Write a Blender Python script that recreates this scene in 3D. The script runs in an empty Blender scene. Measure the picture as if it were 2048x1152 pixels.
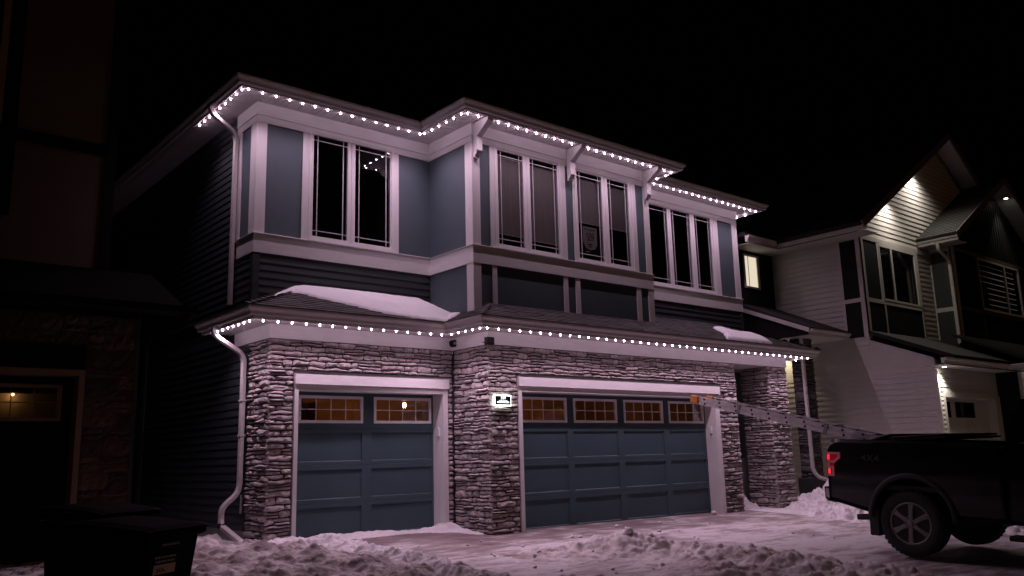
import bpy, bmesh, math, random
from mathutils import Vector, Matrix, noise

random.seed(11)
scene = bpy.context.scene
COL = scene.collection

# ------------------------------------------------------------------ camera
cam_d = bpy.data.cameras.new("camera")
cam_d.sensor_width = 36.0
cam_d.lens = 36.0 * 1703.6 / 2048.0
cam_d.clip_start = 0.05
cam_d.clip_end = 2000.0
cam = bpy.data.objects.new("camera", cam_d)
COL.objects.link(cam)
CR = Vector((0.7687216, -0.6390473, -0.0261851))
CU = Vector((-0.1038199, -0.1650755, 0.9808015))
CF = Vector((0.6311011, 0.7512447, 0.1932429))
CP = Vector((-5.0301, -11.2999, 1.1064))
cam.matrix_world = Matrix(((CR.x, CU.x, -CF.x, CP.x), (CR.y, CU.y, -CF.y, CP.y), (CR.z, CU.z, -CF.z, CP.z), (0, 0, 0, 1)))
scene.camera = cam

# ------------------------------------------------------------------ night sky, faint street glow
world = bpy.data.worlds.new("World")
scene.world = world
world.use_nodes = True
wn = world.node_tree.nodes
sky = wn.new("ShaderNodeTexSky")
sky.sky_type = 'NISHITA'
sky.sun_disc = False
sky.sun_elevation = math.radians(-4.0)
sky.sun_rotation = math.radians(200.0)
world.node_tree.links.new(sky.outputs[0], wn["Background"].inputs[0])
wn["Background"].inputs[1].default_value = 0.004

sun_d = bpy.data.lights.new("sun", 'SUN')
sun_d.energy = 0.040
sun_d.color = (1.0, 0.45, 0.17)
sun_d.angle = math.radians(12)
sun = bpy.data.objects.new("sun", sun_d)
COL.objects.link(sun)
sun.rotation_euler = Vector((0.16, 0.85, -0.42)).to_track_quat('-Z', 'Y').to_euler()

scene.view_settings.view_transform = 'Standard'
scene.view_settings.look = 'None'
scene.view_settings.gamma = 1.0
scene.view_settings.use_curve_mapping = False
scene.view_settings.exposure = 0.0
scene.cycles.use_denoising = True
scene.cycles.use_light_tree = True
scene.cycles.max_bounces = 8
scene.cycles.diffuse_bounces = 4
scene.cycles.glossy_bounces = 4
scene.cycles.transparent_max_bounces = 12
scene.cycles.caustics_reflective = False
scene.cycles.caustics_refractive = False
scene.cycles.sample_clamp_indirect = 4.0

LED = (1.0, 0.685, 0.905)
LED_STRENGTH = 62.0
LED_POWER = 12.0

# ------------------------------------------------------------------ materials
def mat(name, color=(0.5, 0.5, 0.5), rough=0.6, metallic=0.0, emit=None, estr=0.0, coat=0.0, spec=0.5):
    m = bpy.data.materials.new(name)
    m.use_nodes = True
    b = m.node_tree.nodes["Principled BSDF"]
    b.inputs["Base Color"].default_value = (*color, 1)
    b.inputs["Roughness"].default_value = rough
    b.inputs["Metallic"].default_value = metallic
    b.inputs["Coat Weight"].default_value = coat
    b.inputs["Specular IOR Level"].default_value = spec
    if emit:
        b.inputs["Emission Color"].default_value = (*emit, 1)
        b.inputs["Emission Strength"].default_value = estr
    return m

def N(m, t, **kw):
    n = m.node_tree.nodes.new(t)
    for k, v in kw.items():
        setattr(n, k, v)
    return n

def lk(m, a, b):
    m.node_tree.links.new(a, b)

def worn(name, c1, c2, rough=0.6, scale=4.0, stretch=(1, 1, 1), bump=0.0, bscale=40.0, bstretch=None, lo=0.35, hi=0.65, coat=0.0, metallic=0.0, spec=0.5, detail=6.0):
    """base colour that varies between two paints or soils, with fine relief"""
    m = mat(name, c1, rough, metallic, coat=coat, spec=spec)
    b = m.node_tree.nodes["Principled BSDF"]
    tc = N(m, "ShaderNodeTexCoord")
    mp = N(m, "ShaderNodeMapping")
    mp.inputs["Scale"].default_value = stretch
    lk(m, tc.outputs["Object"], mp.inputs[0])
    no = N(m, "ShaderNodeTexNoise")
    no.inputs["Scale"].default_value = scale
    no.inputs["Detail"].default_value = detail
    no.inputs["Roughness"].default_value = 0.62
    lk(m, mp.outputs[0], no.inputs["Vector"])
    cr = N(m, "ShaderNodeValToRGB")
    cr.color_ramp.elements[0].position = lo
    cr.color_ramp.elements[0].color = (*c1, 1)
    cr.color_ramp.elements[1].position = hi
    cr.color_ramp.elements[1].color = (*c2, 1)
    lk(m, no.outputs[0], cr.inputs[0])
    lk(m, cr.outputs[0], b.inputs["Base Color"])
    if bump:
        mp2 = N(m, "ShaderNodeMapping")
        mp2.inputs["Scale"].default_value = bstretch or stretch
        lk(m, tc.outputs["Object"], mp2.inputs[0])
        n2 = N(m, "ShaderNodeTexNoise")
        n2.inputs["Scale"].default_value = bscale
        n2.inputs["Detail"].default_value = 5.0
        lk(m, mp2.outputs[0], n2.inputs["Vector"])
        bp = N(m, "ShaderNodeBump")
        bp.inputs["Strength"].default_value = bump
        bp.inputs["Distance"].default_value = 0.01
        lk(m, n2.outputs[0], bp.inputs["Height"])
        lk(m, bp.outputs[0], b.inputs["Normal"])
    return m

def stone_mat(name, cols, bump=0.7):
    m = mat(name, cols[0], 0.88)
    b = m.node_tree.nodes["Principled BSDF"]
    ge = N(m, "ShaderNodeNewGeometry")
    oi = N(m, "ShaderNodeObjectInfo")
    ad = N(m, "ShaderNodeMath", operation='ADD')
    lk(m, ge.outputs["Random Per Island"], ad.inputs[0])
    lk(m, oi.outputs["Random"], ad.inputs[1])
    fr = N(m, "ShaderNodeMath", operation='FRACT')
    lk(m, ad.outputs[0], fr.inputs[0])
    cr = N(m, "ShaderNodeValToRGB")
    el = cr.color_ramp.elements
    while len(el) < len(cols):
        el.new(0.5)
    for i, c in enumerate(cols):
        el[i].position = i / (len(cols) - 1)
        el[i].color = (*c, 1)
    lk(m, fr.outputs[0], cr.inputs[0])
    tc = N(m, "ShaderNodeTexCoord")
    no = N(m, "ShaderNodeTexNoise")
    no.inputs["Scale"].default_value = 17.0
    no.inputs["Detail"].default_value = 8.0
    no.inputs["Roughness"].default_value = 0.7
    lk(m, tc.outputs["Object"], no.inputs["Vector"])
    mr = N(m, "ShaderNodeMapRange")
    mr.inputs[1].default_value = 0.3
    mr.inputs[2].default_value = 0.7
    mr.inputs[3].default_value = 0.55
    mr.inputs[4].default_value = 1.25
    lk(m, no.outputs[0], mr.inputs[0])
    mx = N(m, "ShaderNodeVectorMath", operation='MULTIPLY')
    lk(m, cr.outputs[0], mx.inputs[0])
    lk(m, mr.outputs[0], mx.inputs[1])
    lk(m, mx.outputs[0], b.inputs["Base Color"])
    mp = N(m, "ShaderNodeMapping")
    mp.inputs["Scale"].default_value = (1, 1, 1.8)
    lk(m, tc.outputs["Object"], mp.inputs[0])
    n2 = N(m, "ShaderNodeTexNoise")
    n2.inputs["Scale"].default_value = 38.0
    n2.inputs["Detail"].default_value = 7.0
    n2.inputs["Roughness"].default_value = 0.65
    lk(m, mp.outputs[0], n2.inputs["Vector"])
    bp = N(m, "ShaderNodeBump")
    bp.inputs["Strength"].default_value = bump
    bp.inputs["Distance"].default_value = 0.02
    lk(m, n2.outputs[0], bp.inputs["Height"])
    lk(m, bp.outputs[0], b.inputs["Normal"])
    return m

def glass_mat(name, tint=(0.8, 0.82, 0.84), base=0.05, boost=0.8):
    m = bpy.data.materials.new(name)
    m.use_nodes = True
    nt = m.node_tree
    nt.nodes.clear()
    out = N(m, "ShaderNodeOutputMaterial")
    tr = N(m, "ShaderNodeBsdfTransparent")
    tr.inputs[0].default_value = (*tint, 1)
    gl = N(m, "ShaderNodeBsdfGlossy")
    gl.inputs["Roughness"].default_value = 0.004
    gl.inputs["Color"].default_value = (0.95, 0.96, 0.97, 1)
    lw = N(m, "ShaderNodeLayerWeight")
    lw.inputs[0].default_value = 0.25
    ma = N(m, "ShaderNodeMath", operation='MULTIPLY_ADD')
    ma.inputs[1].default_value = boost
    ma.inputs[2].default_value = base
    lk(m, lw.outputs["Fresnel"], ma.inputs[0])
    mx = N(m, "ShaderNodeMixShader")
    lk(m, ma.outputs[0], mx.inputs[0])
    lk(m, tr.outputs[0], mx.inputs[1])
    lk(m, gl.outputs[0], mx.inputs[2])
    lk(m, mx.outputs[0], out.inputs[0])
    return m

def emit_mat(name, color, strength):
    m = bpy.data.materials.new(name)
    m.use_nodes = True
    nt = m.node_tree
    nt.nodes.clear()
    out = N(m, "ShaderNodeOutputMaterial")
    e = N(m, "ShaderNodeEmission")
    e.inputs[0].default_value = (*color, 1)
    e.inputs[1].default_value = strength
    lk(m, e.outputs[0], out.inputs[0])
    return m

M = {}
M['trim'] = worn("white_trim", (0.74, 0.73, 0.73), (0.67, 0.66, 0.66), 0.62, 3.0, (1, 1, 6), 0.22, 60.0, (0.12, 0.12, 1.6))
M['trimv'] = worn("white_trim_upright", (0.74, 0.73, 0.73), (0.67, 0.66, 0.66), 0.62, 3.0, (5, 5, 0.6), 0.25, 60.0, (1.6, 1.6, 0.1))
M['vinyl'] = mat("white_window_vinyl", (0.76, 0.75, 0.76), 0.42)
M['gutter'] = worn("white_aluminium", (0.60, 0.57, 0.56), (0.52, 0.49, 0.48), 0.45, 2.0, bump=0.03)
M['soffit'] = worn("soffit_vinyl", (0.62, 0.60, 0.60), (0.55, 0.53, 0.53), 0.55, 2.5)
M['panel'] = worn("slate_blue_board", (0.066, 0.095, 0.113), (0.078, 0.110, 0.128), 0.62, 1.7, bump=0.10, bscale=140)
M['siding'] = worn("charcoal_vinyl", (0.024, 0.031, 0.035), (0.032, 0.040, 0.045), 0.5, 2.0, (1, 1, 5), 0.08, 60, (0.2, 0.2, 2))
M['door'] = worn("slate_blue_door", (0.036, 0.070, 0.086), (0.044, 0.082, 0.099), 0.5, 1.4, bump=0.07, bscale=60, bstretch=(0.15, 1, 2))
M['stone'] = stone_mat("ledge_stone", [(0.30, 0.265, 0.265), (0.46, 0.41, 0.405), (0.36, 0.32, 0.315), (0.52, 0.455, 0.445), (0.26, 0.235, 0.24), (0.46, 0.385, 0.37), (0.40, 0.365, 0.365)])
M['mortar'] = worn("dark_mortar", (0.035, 0.03, 0.03), (0.06, 0.055, 0.05), 0.95, 12, bump=0.5)
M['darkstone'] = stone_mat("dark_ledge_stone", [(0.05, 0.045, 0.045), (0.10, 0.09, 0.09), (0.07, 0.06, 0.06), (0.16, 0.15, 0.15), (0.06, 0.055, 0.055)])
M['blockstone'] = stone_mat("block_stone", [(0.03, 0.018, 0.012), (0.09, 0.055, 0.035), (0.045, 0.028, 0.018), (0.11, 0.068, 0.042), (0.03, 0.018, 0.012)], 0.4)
M['shingle'] = stone_mat("roof_shingle", [(0.045, 0.040, 0.040), (0.065, 0.058, 0.056), (0.035, 0.032, 0.033), (0.085, 0.075, 0.072)], 0.35)
M['glass'] = glass_mat("window_glass", (0.96, 0.96, 0.97), 0.04, 0.7)
M['garageglass'] = glass_mat("garage_glass", (0.9, 0.9, 0.9), 0.03, 0.5)
M['muntin'] = mat("grille_bar", (0.55, 0.56, 0.56), 0.4)
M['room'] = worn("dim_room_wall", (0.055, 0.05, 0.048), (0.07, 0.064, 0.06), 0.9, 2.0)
M['blind'] = worn("shade_fabric", (0.52, 0.48, 0.465), (0.62, 0.58, 0.565), 0.9, 3.0, (14, 14, 0.4), 0.15, 30, (6, 6, 0.1))
M['garagewall'] = worn("garage_plaster", (0.50, 0.42, 0.33), (0.42, 0.35, 0.27), 0.9, 1.4)
M['carton'] = worn("brown_carton", (0.40, 0.27, 0.15), (0.33, 0.22, 0.12), 0.85, 5)
M['black'] = mat("black_plastic", (0.004, 0.004, 0.0045), 0.5, spec=0.25)
M['grey'] = mat("grey_plastic", (0.30, 0.30, 0.31), 0.4)
M['flash'] = mat("dark_flashing", (0.05, 0.045, 0.045), 0.5)
M['conc'] = worn("concrete", (0.30, 0.285, 0.27), (0.22, 0.21, 0.20), 0.85, 3.0, bump=0.25, bscale=50)
M['led'] = emit_mat("led_lens", LED, LED_STRENGTH)
M['wspot'] = emit_mat("warm_white_lens", (1.0, 0.93, 0.80), 40.0)

def snow_mat(name, clean=(0.80, 0.80, 0.82), dirt=(0.34, 0.30, 0.27), lo=0.30, hi=0.55, scale=2.2):
    m = worn(name, dirt, clean, 0.8, scale, bump=0.55, bscale=26, lo=lo, hi=hi, detail=9)
    return m
M['snow'] = snow_mat("clean_snow", clean=(0.72, 0.70, 0.72), dirt=(0.50, 0.46, 0.46), lo=0.2, hi=0.55)
M['dirtysnow'] = snow_mat("road_snow", (0.66, 0.62, 0.62), (0.28, 0.22, 0.19), 0.32, 0.56)
M['lawnsnow'] = snow_mat("grey_trodden_snow", (0.58, 0.53, 0.52), (0.17, 0.13, 0.115), 0.38, 0.60, 2.6)
M['roofsnow'] = worn("smooth_snow", (0.82, 0.82, 0.84), (0.76, 0.76, 0.78), 0.85, 1.2, bump=0.08, bscale=14)

def drive_mat():
    m = mat("icy_driveway", (0.3, 0.28, 0.27), 0.5)
    b = m.node_tree.nodes["Principled BSDF"]
    tc = N(m, "ShaderNodeTexCoord")
    def nz(sc, stretch, det=8):
        mp = N(m, "ShaderNodeMapping")
        mp.inputs["Scale"].default_value = stretch
        mp.inputs["Rotation"].default_value = (0, 0, 0.5)
        lk(m, tc.outputs["Object"], mp.inputs[0])
        n = N(m, "ShaderNodeTexNoise")
        n.inputs["Scale"].default_value = sc
        n.inputs["Detail"].default_value = det
        n.inputs["Roughness"].default_value = 0.68
        lk(m, mp.outputs[0], n.inputs["Vector"])
        return n
    n1 = nz(0.8, (1, 1, 1))
    n2 = nz(3.0, (0.6, 2.2, 1))
    ad = N(m, "ShaderNodeMath", operation='MULTIPLY_ADD')
    ad.inputs[1].default_value = 0.6
    lk(m, n2.outputs[0], ad.inputs[0])
    sc = N(m, "ShaderNodeMath", operation='MULTIPLY')
    sc.inputs[1].default_value = 0.6
    lk(m, n1.outputs[0], sc.inputs[0])
    lk(m, sc.outputs[0], ad.inputs[2])
    # packed snow is left further down the drive; the strip along the doors was shovelled bare
    sx = N(m, "ShaderNodeSeparateXYZ")
    lk(m, tc.outputs["Object"], sx.inputs[0])
    gr = N(m, "ShaderNodeMapRange")
    gr.inputs[1].default_value = -0.9
    gr.inputs[2].default_value = -2.6
    gr.inputs[3].default_value = -0.07
    gr.inputs[4].default_value = 0.05
    lk(m, sx.outputs[1], gr.inputs[0])
    a2 = N(m, "ShaderNodeMath", operation='ADD')
    lk(m, ad.outputs[0], a2.inputs[0])
    lk(m, gr.outputs[0], a2.inputs[1])
    cr = N(m, "ShaderNodeValToRGB")
    el = cr.color_ramp.elements
    el[0].position = 0.52
    el[0].color = (0.21, 0.165, 0.16, 1)
    el[1].position = 0.69
    el[1].color = (0.60, 0.57, 0.58, 1)
    e = el.new(0.60)
    e.color = (0.31, 0.265, 0.26, 1)
    lk(m, a2.outputs[0], cr.inputs[0])
    lk(m, cr.outputs[0], b.inputs["Base Color"])
    rr = N(m, "ShaderNodeMapRange")
    rr.inputs[1].default_value = 0.5
    rr.inputs[2].default_value = 0.7
    rr.inputs[3].default_value = 0.42
    rr.inputs[4].default_value = 0.8
    lk(m, a2.outputs[0], rr.inputs[0])
    lk(m, rr.outputs[0], b.inputs["Roughness"])
    n3 = nz(22, (1, 1, 1))
    a3 = N(m, "ShaderNodeMath", operation='MULTIPLY_ADD')
    a3.inputs[1].default_value = 2.0
    lk(m, a2.outputs[0], a3.inputs[0])
    lk(m, n3.outputs[0], a3.inputs[2])
    bp = N(m, "ShaderNodeBump")
    bp.inputs["Strength"].default_value = 0.5
    bp.inputs["Distance"].default_value = 0.02
    lk(m, a3.outputs[0], bp.inputs["Height"])
    lk(m, bp.outputs[0], b.inputs["Normal"])
    return m
M['drive'] = drive_mat()

# ------------------------------------------------------------------ mesh helpers
ORG = {}

class MB:
    def __init__(s):
        s.v, s.f = [], []

    def box(s, x0, x1, y0, y1, z0, z1):
        k = len(s.v)
        s.v += [(x, y, z) for z in (z0, z1) for y in (y0, y1) for x in (x0, x1)]
        s.f += [tuple(k + i for i in q) for q in ((0, 2, 3, 1), (4, 5, 7, 6), (0, 1, 5, 4), (2, 6, 7, 3), (0, 4, 6, 2), (1, 3, 7, 5))]
        return s

    def poly(s, pts):
        k = len(s.v)
        s.v += [tuple(p) for p in pts]
        s.f.append(tuple(range(k, k + len(pts))))
        return s

    def prism(s, pts, axis, a, b):
        """2-D outline extruded along an axis"""
        k = len(s.v)
        n = len(pts)
        for t in (a, b):
            for (p, q) in pts:
                s.v.append((t, p, q) if axis == 'x' else (p, t, q) if axis == 'y' else (p, q, t))
        s.f.append(tuple(k + i for i in range(n)))
        s.f.append(tuple(k + n + i for i in reversed(range(n))))
        for i in range(n):
            j = (i + 1) % n
            s.f.append((k + i, k + n + i, k + n + j, k + j))
        return s

    def loft(s, rings, cap=True, closed=True):
        k = len(s.v)
        n = len(rings[0])
        for r in rings:
            s.v += [tuple(p) for p in r]
        for i in range(len(rings) - 1):
            for j in range(n if closed else n - 1):
                a, b = k + i * n + j, k + i * n + (j + 1) % n
                s.f.append((a, b, b + n, a + n))
        if cap:
            s.f.append(tuple(k + j for j in reversed(range(n))))
            s.f.append(tuple(k + (len(rings) - 1) * n + j for j in range(n)))
        return s

    def tube(s, path, r, n=8):
        rings = []
        P = [Vector(p) for p in path]
        for i, p in enumerate(P):
            d = (P[min(i + 1, len(P) - 1)] - P[max(i - 1, 0)]).normalized()
            a = d.cross(Vector((0, 0, 1)))
            if a.length < 0.05:
                a = d.cross(Vector((0, 1, 0)))
            a.normalize()
            b = d.cross(a)
            rr = r[i] if isinstance(r, (list, tuple)) else r
            rings.append([p + a * rr * math.cos(t) + b * rr * math.sin(t) for t in [2 * math.pi * j / n for j in range(n)]])
        return s.loft(rings)

    def rtube(s, path, w, h, side=None):
        """rectangular pipe with softened corners"""
        P = [Vector(p) for p in path]
        rings = []
        for i, p in enumerate(P):
            d = (P[min(i + 1, len(P) - 1)] - P[max(i - 1, 0)]).normalized()
            a = Vector(side) if side else Vector((0, 1, 0))
            a = (a - d * a.dot(d)).normalized()
            b = d.cross(a)
            c = 0.72
            ring = []
            for (u, v) in ((1, -c), (1, c), (c, 1), (-c, 1), (-1, c), (-1, -c), (-c, -1), (c, -1)):
                ring.append(p + a * (u * w / 2) + b * (v * h / 2))
            rings.append(ring)
        return s.loft(rings)

    def lathe(s, prof, centre, axis='x', n=24):
        """prof: (along axis, radius)"""
        rings = []
        c = Vector(centre)
        for (t, r) in prof:
            ring = []
            for j in range(n):
                a = 2 * math.pi * j / n
                if axis == 'x':
                    ring.append(c + Vector((t, r * math.cos(a), r * math.sin(a))))
                elif axis == 'y':
                    ring.append(c + Vector((r * math.cos(a), t, r * math.sin(a))))
                else:
                    ring.append(c + Vector((r * math.cos(a), r * math.sin(a), t)))
            rings.append(ring)
        return s.loft(rings)

    def build(s, name, material, parent=None, smooth=False, fix=True, bevel=0.0):
        me = bpy.data.meshes.new(name)
        o = ORG.get(parent.name if parent else None, Vector((0, 0, 0)))
        me.from_pydata([(x - o.x, y - o.y, z - o.z) for x, y, z in s.v], [], s.f)
        me.update()
        if fix or bevel:
            bm = bmesh.new()
            bm.from_mesh(me)
            bmesh.ops.recalc_face_normals(bm, faces=bm.faces)
            if bevel:
                bmesh.ops.bevel(bm, geom=list(bm.edges), offset=bevel, segments=1, affect='EDGES', clamp_overlap=True)
            bm.to_mesh(me)
            bm.free()
        if material:
            me.materials.append(material)
        if smooth:
            me.polygons.foreach_set("use_smooth", [True] * len(me.polygons))
        ob = bpy.data.objects.new(name, me)
        COL.objects.link(ob)
        if parent:
            ob.parent = parent
            ORG[ob.name] = o
        return ob

def B(*a):
    return MB().box(*a)

def tag(o, label=None, cat=None, group=None, kind=None):
    if label:
        o["label"] = label
    if cat:
        o["category"] = cat
    if group:
        o["group"] = group
    if kind:
        o["kind"] = kind
    return o

def thing(name, loc, label, cat, group=None, rot=(0, 0, 0), local=False):
    o = bpy.data.objects.new(name, None)
    o.empty_display_size = 0.2
    COL.objects.link(o)
    o.location = loc
    o.rotation_euler = rot
    ORG[o.name] = Vector((0, 0, 0)) if local else Vector(loc)
    return tag(o, label, cat, group)

def share(me, name, parent, loc):
    ob = bpy.data.objects.new(name, me)
    COL.objects.link(ob)
    ob.parent = parent
    o = ORG.get(parent.name, Vector((0, 0, 0)))
    ob.location = Vector(loc) - o
    ORG[ob.name] = o
    return ob

def sweep(path, prof):
    """profile (distance outwards, height) carried along a wall line in plan, mitred at the corners; outwards is to the right of travel"""
    P = [Vector((x, y)) for x, y in path]
    nrm = []
    for i in range(len(P) - 1):
        d = (P[i + 1] - P[i]).normalized()
        nrm.append(Vector((d.y, -d.x)))
    rings = []
    for i, p in enumerate(P):
        if i == 0:
            m = nrm[0]
        elif i == len(P) - 1:
            m = nrm[-1]
        else:
            m = (nrm[i - 1] + nrm[i]) / (1 + nrm[i - 1].dot(nrm[i]))
        rings.append([(p.x + m.x * d, p.y + m.y * d, z) for d, z in prof])
    return MB().loft(rings)

def text_on(name, s, size, material, parent, loc, rot=(math.pi / 2, 0, 0), align='CENTER', sx=1.0, thick=0.001):
    cu = bpy.data.curves.new(name, 'FONT')
    cu.body = s
    cu.size = size
    cu.align_x = align
    cu.align_y = 'CENTER'
    cu.extrude = thick
    t = bpy.data.objects.new(name + "_src", cu)
    COL.objects.link(t)
    dg = bpy.context.evaluated_depsgraph_get()
    me = bpy.data.meshes.new_from_object(t.evaluated_get(dg))
    bpy.data.objects.remove(t)
    bpy.data.curves.remove(cu)
    me.name = name
    me.materials.clear()
    me.materials.append(material)
    ob = bpy.data.objects.new(name, me)
    COL.objects.link(ob)
    if parent:
        ob.parent = parent
        o = ORG.get(parent.name, Vector((0, 0, 0)))
        ob.location = Vector(loc) - o
    else:
        ob.location = loc
    ob.rotation_euler = rot
    ob.scale = (sx, 1, 1)
    return ob

def gz(x, y):
    return 0.045 * min(y, 0.0) - 0.005 * x + 0.01

# ------------------------------------------------------------------ ground
def grid_sheet(name, material, xs, ys, zf):
    m = MB()
    nx, ny = len(xs), len(ys)
    m.v = [(x, y, zf(x, y)) for y in ys for x in xs]
    m.f = [(j * nx + i, j * nx + i + 1, (j + 1) * nx + i + 1, (j + 1) * nx + i) for j in range(ny - 1) for i in range(nx - 1)]
    return m.build(name, material, smooth=True, fix=False)

def lin(a, b, n):
    return [a + (b - a) * i / (n - 1) for i in range(n)]

def gfar(x, y):
    xx = max(-20, min(30, x))
    return gz(xx, max(y, -20)) - 0.006
g = grid_sheet("ground", M['snow'], [-400, -100, -30] + lin(-12, 30, 43) + [60, 150, 400], [-400, -100, -40] + lin(-20, 14, 35) + [40, 120, 400], gfar)
tag(g, kind="structure")
d = grid_sheet("driveway", M['drive'], lin(0.0, 9.75, 40), lin(-20, -0.02, 70), lambda x, y: gz(x, y))
tag(d, kind="structure")
d2 = grid_sheet("street", M['drive'], lin(-40, 60, 60), lin(-30, -9.2, 20), lambda x, y: gz(max(-20, min(30, x)), max(y, -20)) + 0.004)
tag(d2, kind="structure")
d3 = grid_sheet("neighbour_driveway", M['drive'], lin(13.2, 24, 12), lin(-9.3, -2.8, 12), lambda x, y: gz(x, y) + 0.002)
tag(d3, kind="structure")

# ------------------------------------------------------------------ stone cladding
def stone_mesh(mb, O, Ud, Nd, u0, u1, zl, zh, prot, rnd):
    """one split-faced ledge stone between the wavy joints zl(u) and zh(u)"""
    ln = u1 - u0
    nu = max(3, min(11, int(ln / 0.034)))
    nv = 3
    k = len(mb.v)
    tilt = rnd.uniform(-0.5, 0.3)
    cut0, cut1 = rnd.uniform(-0.012, 0.012), rnd.uniform(-0.012, 0.012)
    sd = rnd.uniform(0, 100)
    grid = []
    for j in range(nv + 1):
        for i in range(nu + 1):
            s, t = i / nu, j / nv
            u = u0 + ln * s + (cut0 * (1 - s) + cut1 * s) * (t - 0.5) * 2
            a, b = zl(u), zh(u)
            edge_u = min(s, 1 - s) * ln
            if edge_u < 0.02:
                sq = 0.10 + 0.10 * abs(noise.noise((sd, s * 9, t)))
                a, b = a + (b - a) * sq, b - (b - a) * sq
            z = a + (b - a) * t
            border = i in (0, nu) or j in (0, nv)
            dep = prot * (0.42 if border else 1.0)
            dep += noise.noise((u * 16 + sd, z * 30, sd)) * (0.008 if border else 0.020)
            dep += noise.noise((u * 40 + sd, z * 60, sd + 5)) * 0.008
            dep += tilt * (t - 0.5) * 0.03
            if t > 0.6 and not border:
                dep -= 0.004
            dep = max(dep, 0.003)
            grid.append(O + Ud * u + Nd * dep + Vector((0, 0, z)))
    mb.v += [tuple(p) for p in grid]
    w = nu + 1
    for j in range(nv):
        for i in range(nu):
            mb.f.append((k + j * w + i, k + j * w + i + 1, k + (j + 1) * w + i + 1, k + (j + 1) * w + i))
    ring = [i for i in range(nu + 1)] + [j * w + nu for j in range(1, nv + 1)] + [nv * w + i for i in range(nu - 1, -1, -1)] + [j * w for j in range(nv - 1, 0, -1)]
    k2 = len(mb.v)
    for r in ring:
        p = grid[r] - Nd * 0.03
        mb.v.append(tuple(p))
    for q in range(len(ring)):
        r = (q + 1) % len(ring)
        mb.f.append((k + ring[r], k + ring[q], k2 + q, k2 + r))

def lay_stones(O, Ud, Nd, regions, rnd, hmin=0.052, hmax=0.108, lmin=0.10, lmax=0.42, gap=0.015, plo=0.010, phi=0.060):
    """regions: rectangles (u0,u1,z0,z1) to be covered; returns (area, MB) for every stone"""
    out = []
    O, Ud, Nd = Vector(O), Vector(Ud), Vector(Nd)
    for (ra, rb, z0, z1) in regions:
        hs = []
        while sum(hs) < z1 - z0:
            hs.append(rnd.uniform(hmin, hmax))
        f = (z1 - z0) / sum(hs)
        zs = [z0]
        for h in hs:
            zs.append(zs[-1] + h * f)
        sd = rnd.uniform(0, 50)
        def joint(k):
            amp = 0.0 if k in (0, len(zs) - 1) else 0.024
            return lambda u: zs[k] + amp * noise.noise((u * 5.5, k * 3.7 + sd, sd))
        for k in range(len(zs) - 1):
            lo, hi = joint(k), joint(k + 1)
            u = ra
            h = zs[k + 1] - zs[k]
            while u < rb - 1e-6:
                ln = rnd.uniform(lmin, lmax) * (0.8 if rnd.random() < 0.4 else 1.0)
                if rb - (u + ln) < lmin * 0.8:
                    ln = rb - u
                a, b = u + gap / 2, u + ln - gap / 2
                if h > 0.074 and rnd.random() < 0.38 and ln > 0.14:
                    c = rnd.uniform(0.4, 0.6)
                    mid = lambda q, lo=lo, hi=hi, c=c: lo(q) + (hi(q) - lo(q)) * c + 0.005 * noise.noise((q * 14, sd, k))
                    parts = [(lo, mid), (mid, hi)]
                else:
                    parts = [(lo, hi)]
                for (l2, h2) in parts:
                    mb = MB()
                    pr = rnd.uniform(plo, phi)
                    stone_mesh(mb, O, Ud, Nd, a, b, lambda q, l2=l2: l2(q) + gap / 2, lambda q, h2=h2: h2(q) - gap / 2, pr, rnd)
                    out.append(((b - a) * (h2((a + b) / 2) - l2((a + b) / 2)), mb))
                u += ln
    return out

def place_stones(items, parent, material, limit=300, weight=None):
    items = sorted(items, key=lambda t: -t[0])
    for _, mb in items[:limit]:
        mb.build("stone", material, parent, fix=False)
    rest = items[limit:]
    if rest:
        j = MB()
        for _, mb in rest:
            k = len(j.v)
            j.v += mb.v
            j.f += [tuple(i + k for i in f) for f in mb.f]
        tag(j.build("small_stones", material, parent, fix=False), kind="stuff")

# ================================================================== the lit house
YU0, YU1, YU2 = 0.683, -0.566, 0.132
XU1, XU2, XU3 = 3.188, 7.556, 11.455
YF1, XF1 = -0.936, 3.162
SL = 0.415
H = thing("two_storey_house", (0, 0, 0), "two storey slate blue and stone house strung with white eave lights", "house")

def part(mb, name, m, parent=None, **k):
    return mb.build(name, M[m] if isinstance(m, str) else m, parent or H, **k)

# --- upper front walls: boards, casings
def board(x0, x1, y, z0, z1, m='panel'):
    part(B(x0, x1, y, y + 0.045, z0, z1), "wall_panel", m)

def cas(x0, x1, y, z0, z1, proud=0.018):
    part(B(x0, x1, y - proud, y + 0.05, z0, z1), "casing", 'trimv')

ZP0, ZP1 = 4.50, 6.30
# left section
board(0.10, 0.76, YU0, ZP0, ZP1)
board(2.52, XU1 + 0.03, YU0, ZP0, ZP1)
cas(0.752, 0.868, YU0, ZP0, ZP1)
cas(2.434, 2.538, YU0, ZP0, ZP1)
# centre section
for a, b in ((3.32, 3.56), (5.29, 5.50), (7.18, 7.44)):
    board(a, b, YU1, ZP0, ZP1)
for a, b in ((3.552, 3.652), (5.182, 5.302), (5.486, 5.532), (7.098, 7.192)):
    cas(a, b, YU1, ZP0, ZP1)
# right section
board(10.72, 11.30, YU2, ZP0, ZP1)
board(XU2 - 0.05, 7.95, YU2, ZP0, ZP1)
cas(10.582, 10.738, YU2, ZP0, ZP1)
cas(7.93, 8.07, YU2, ZP0, ZP1)
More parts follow.
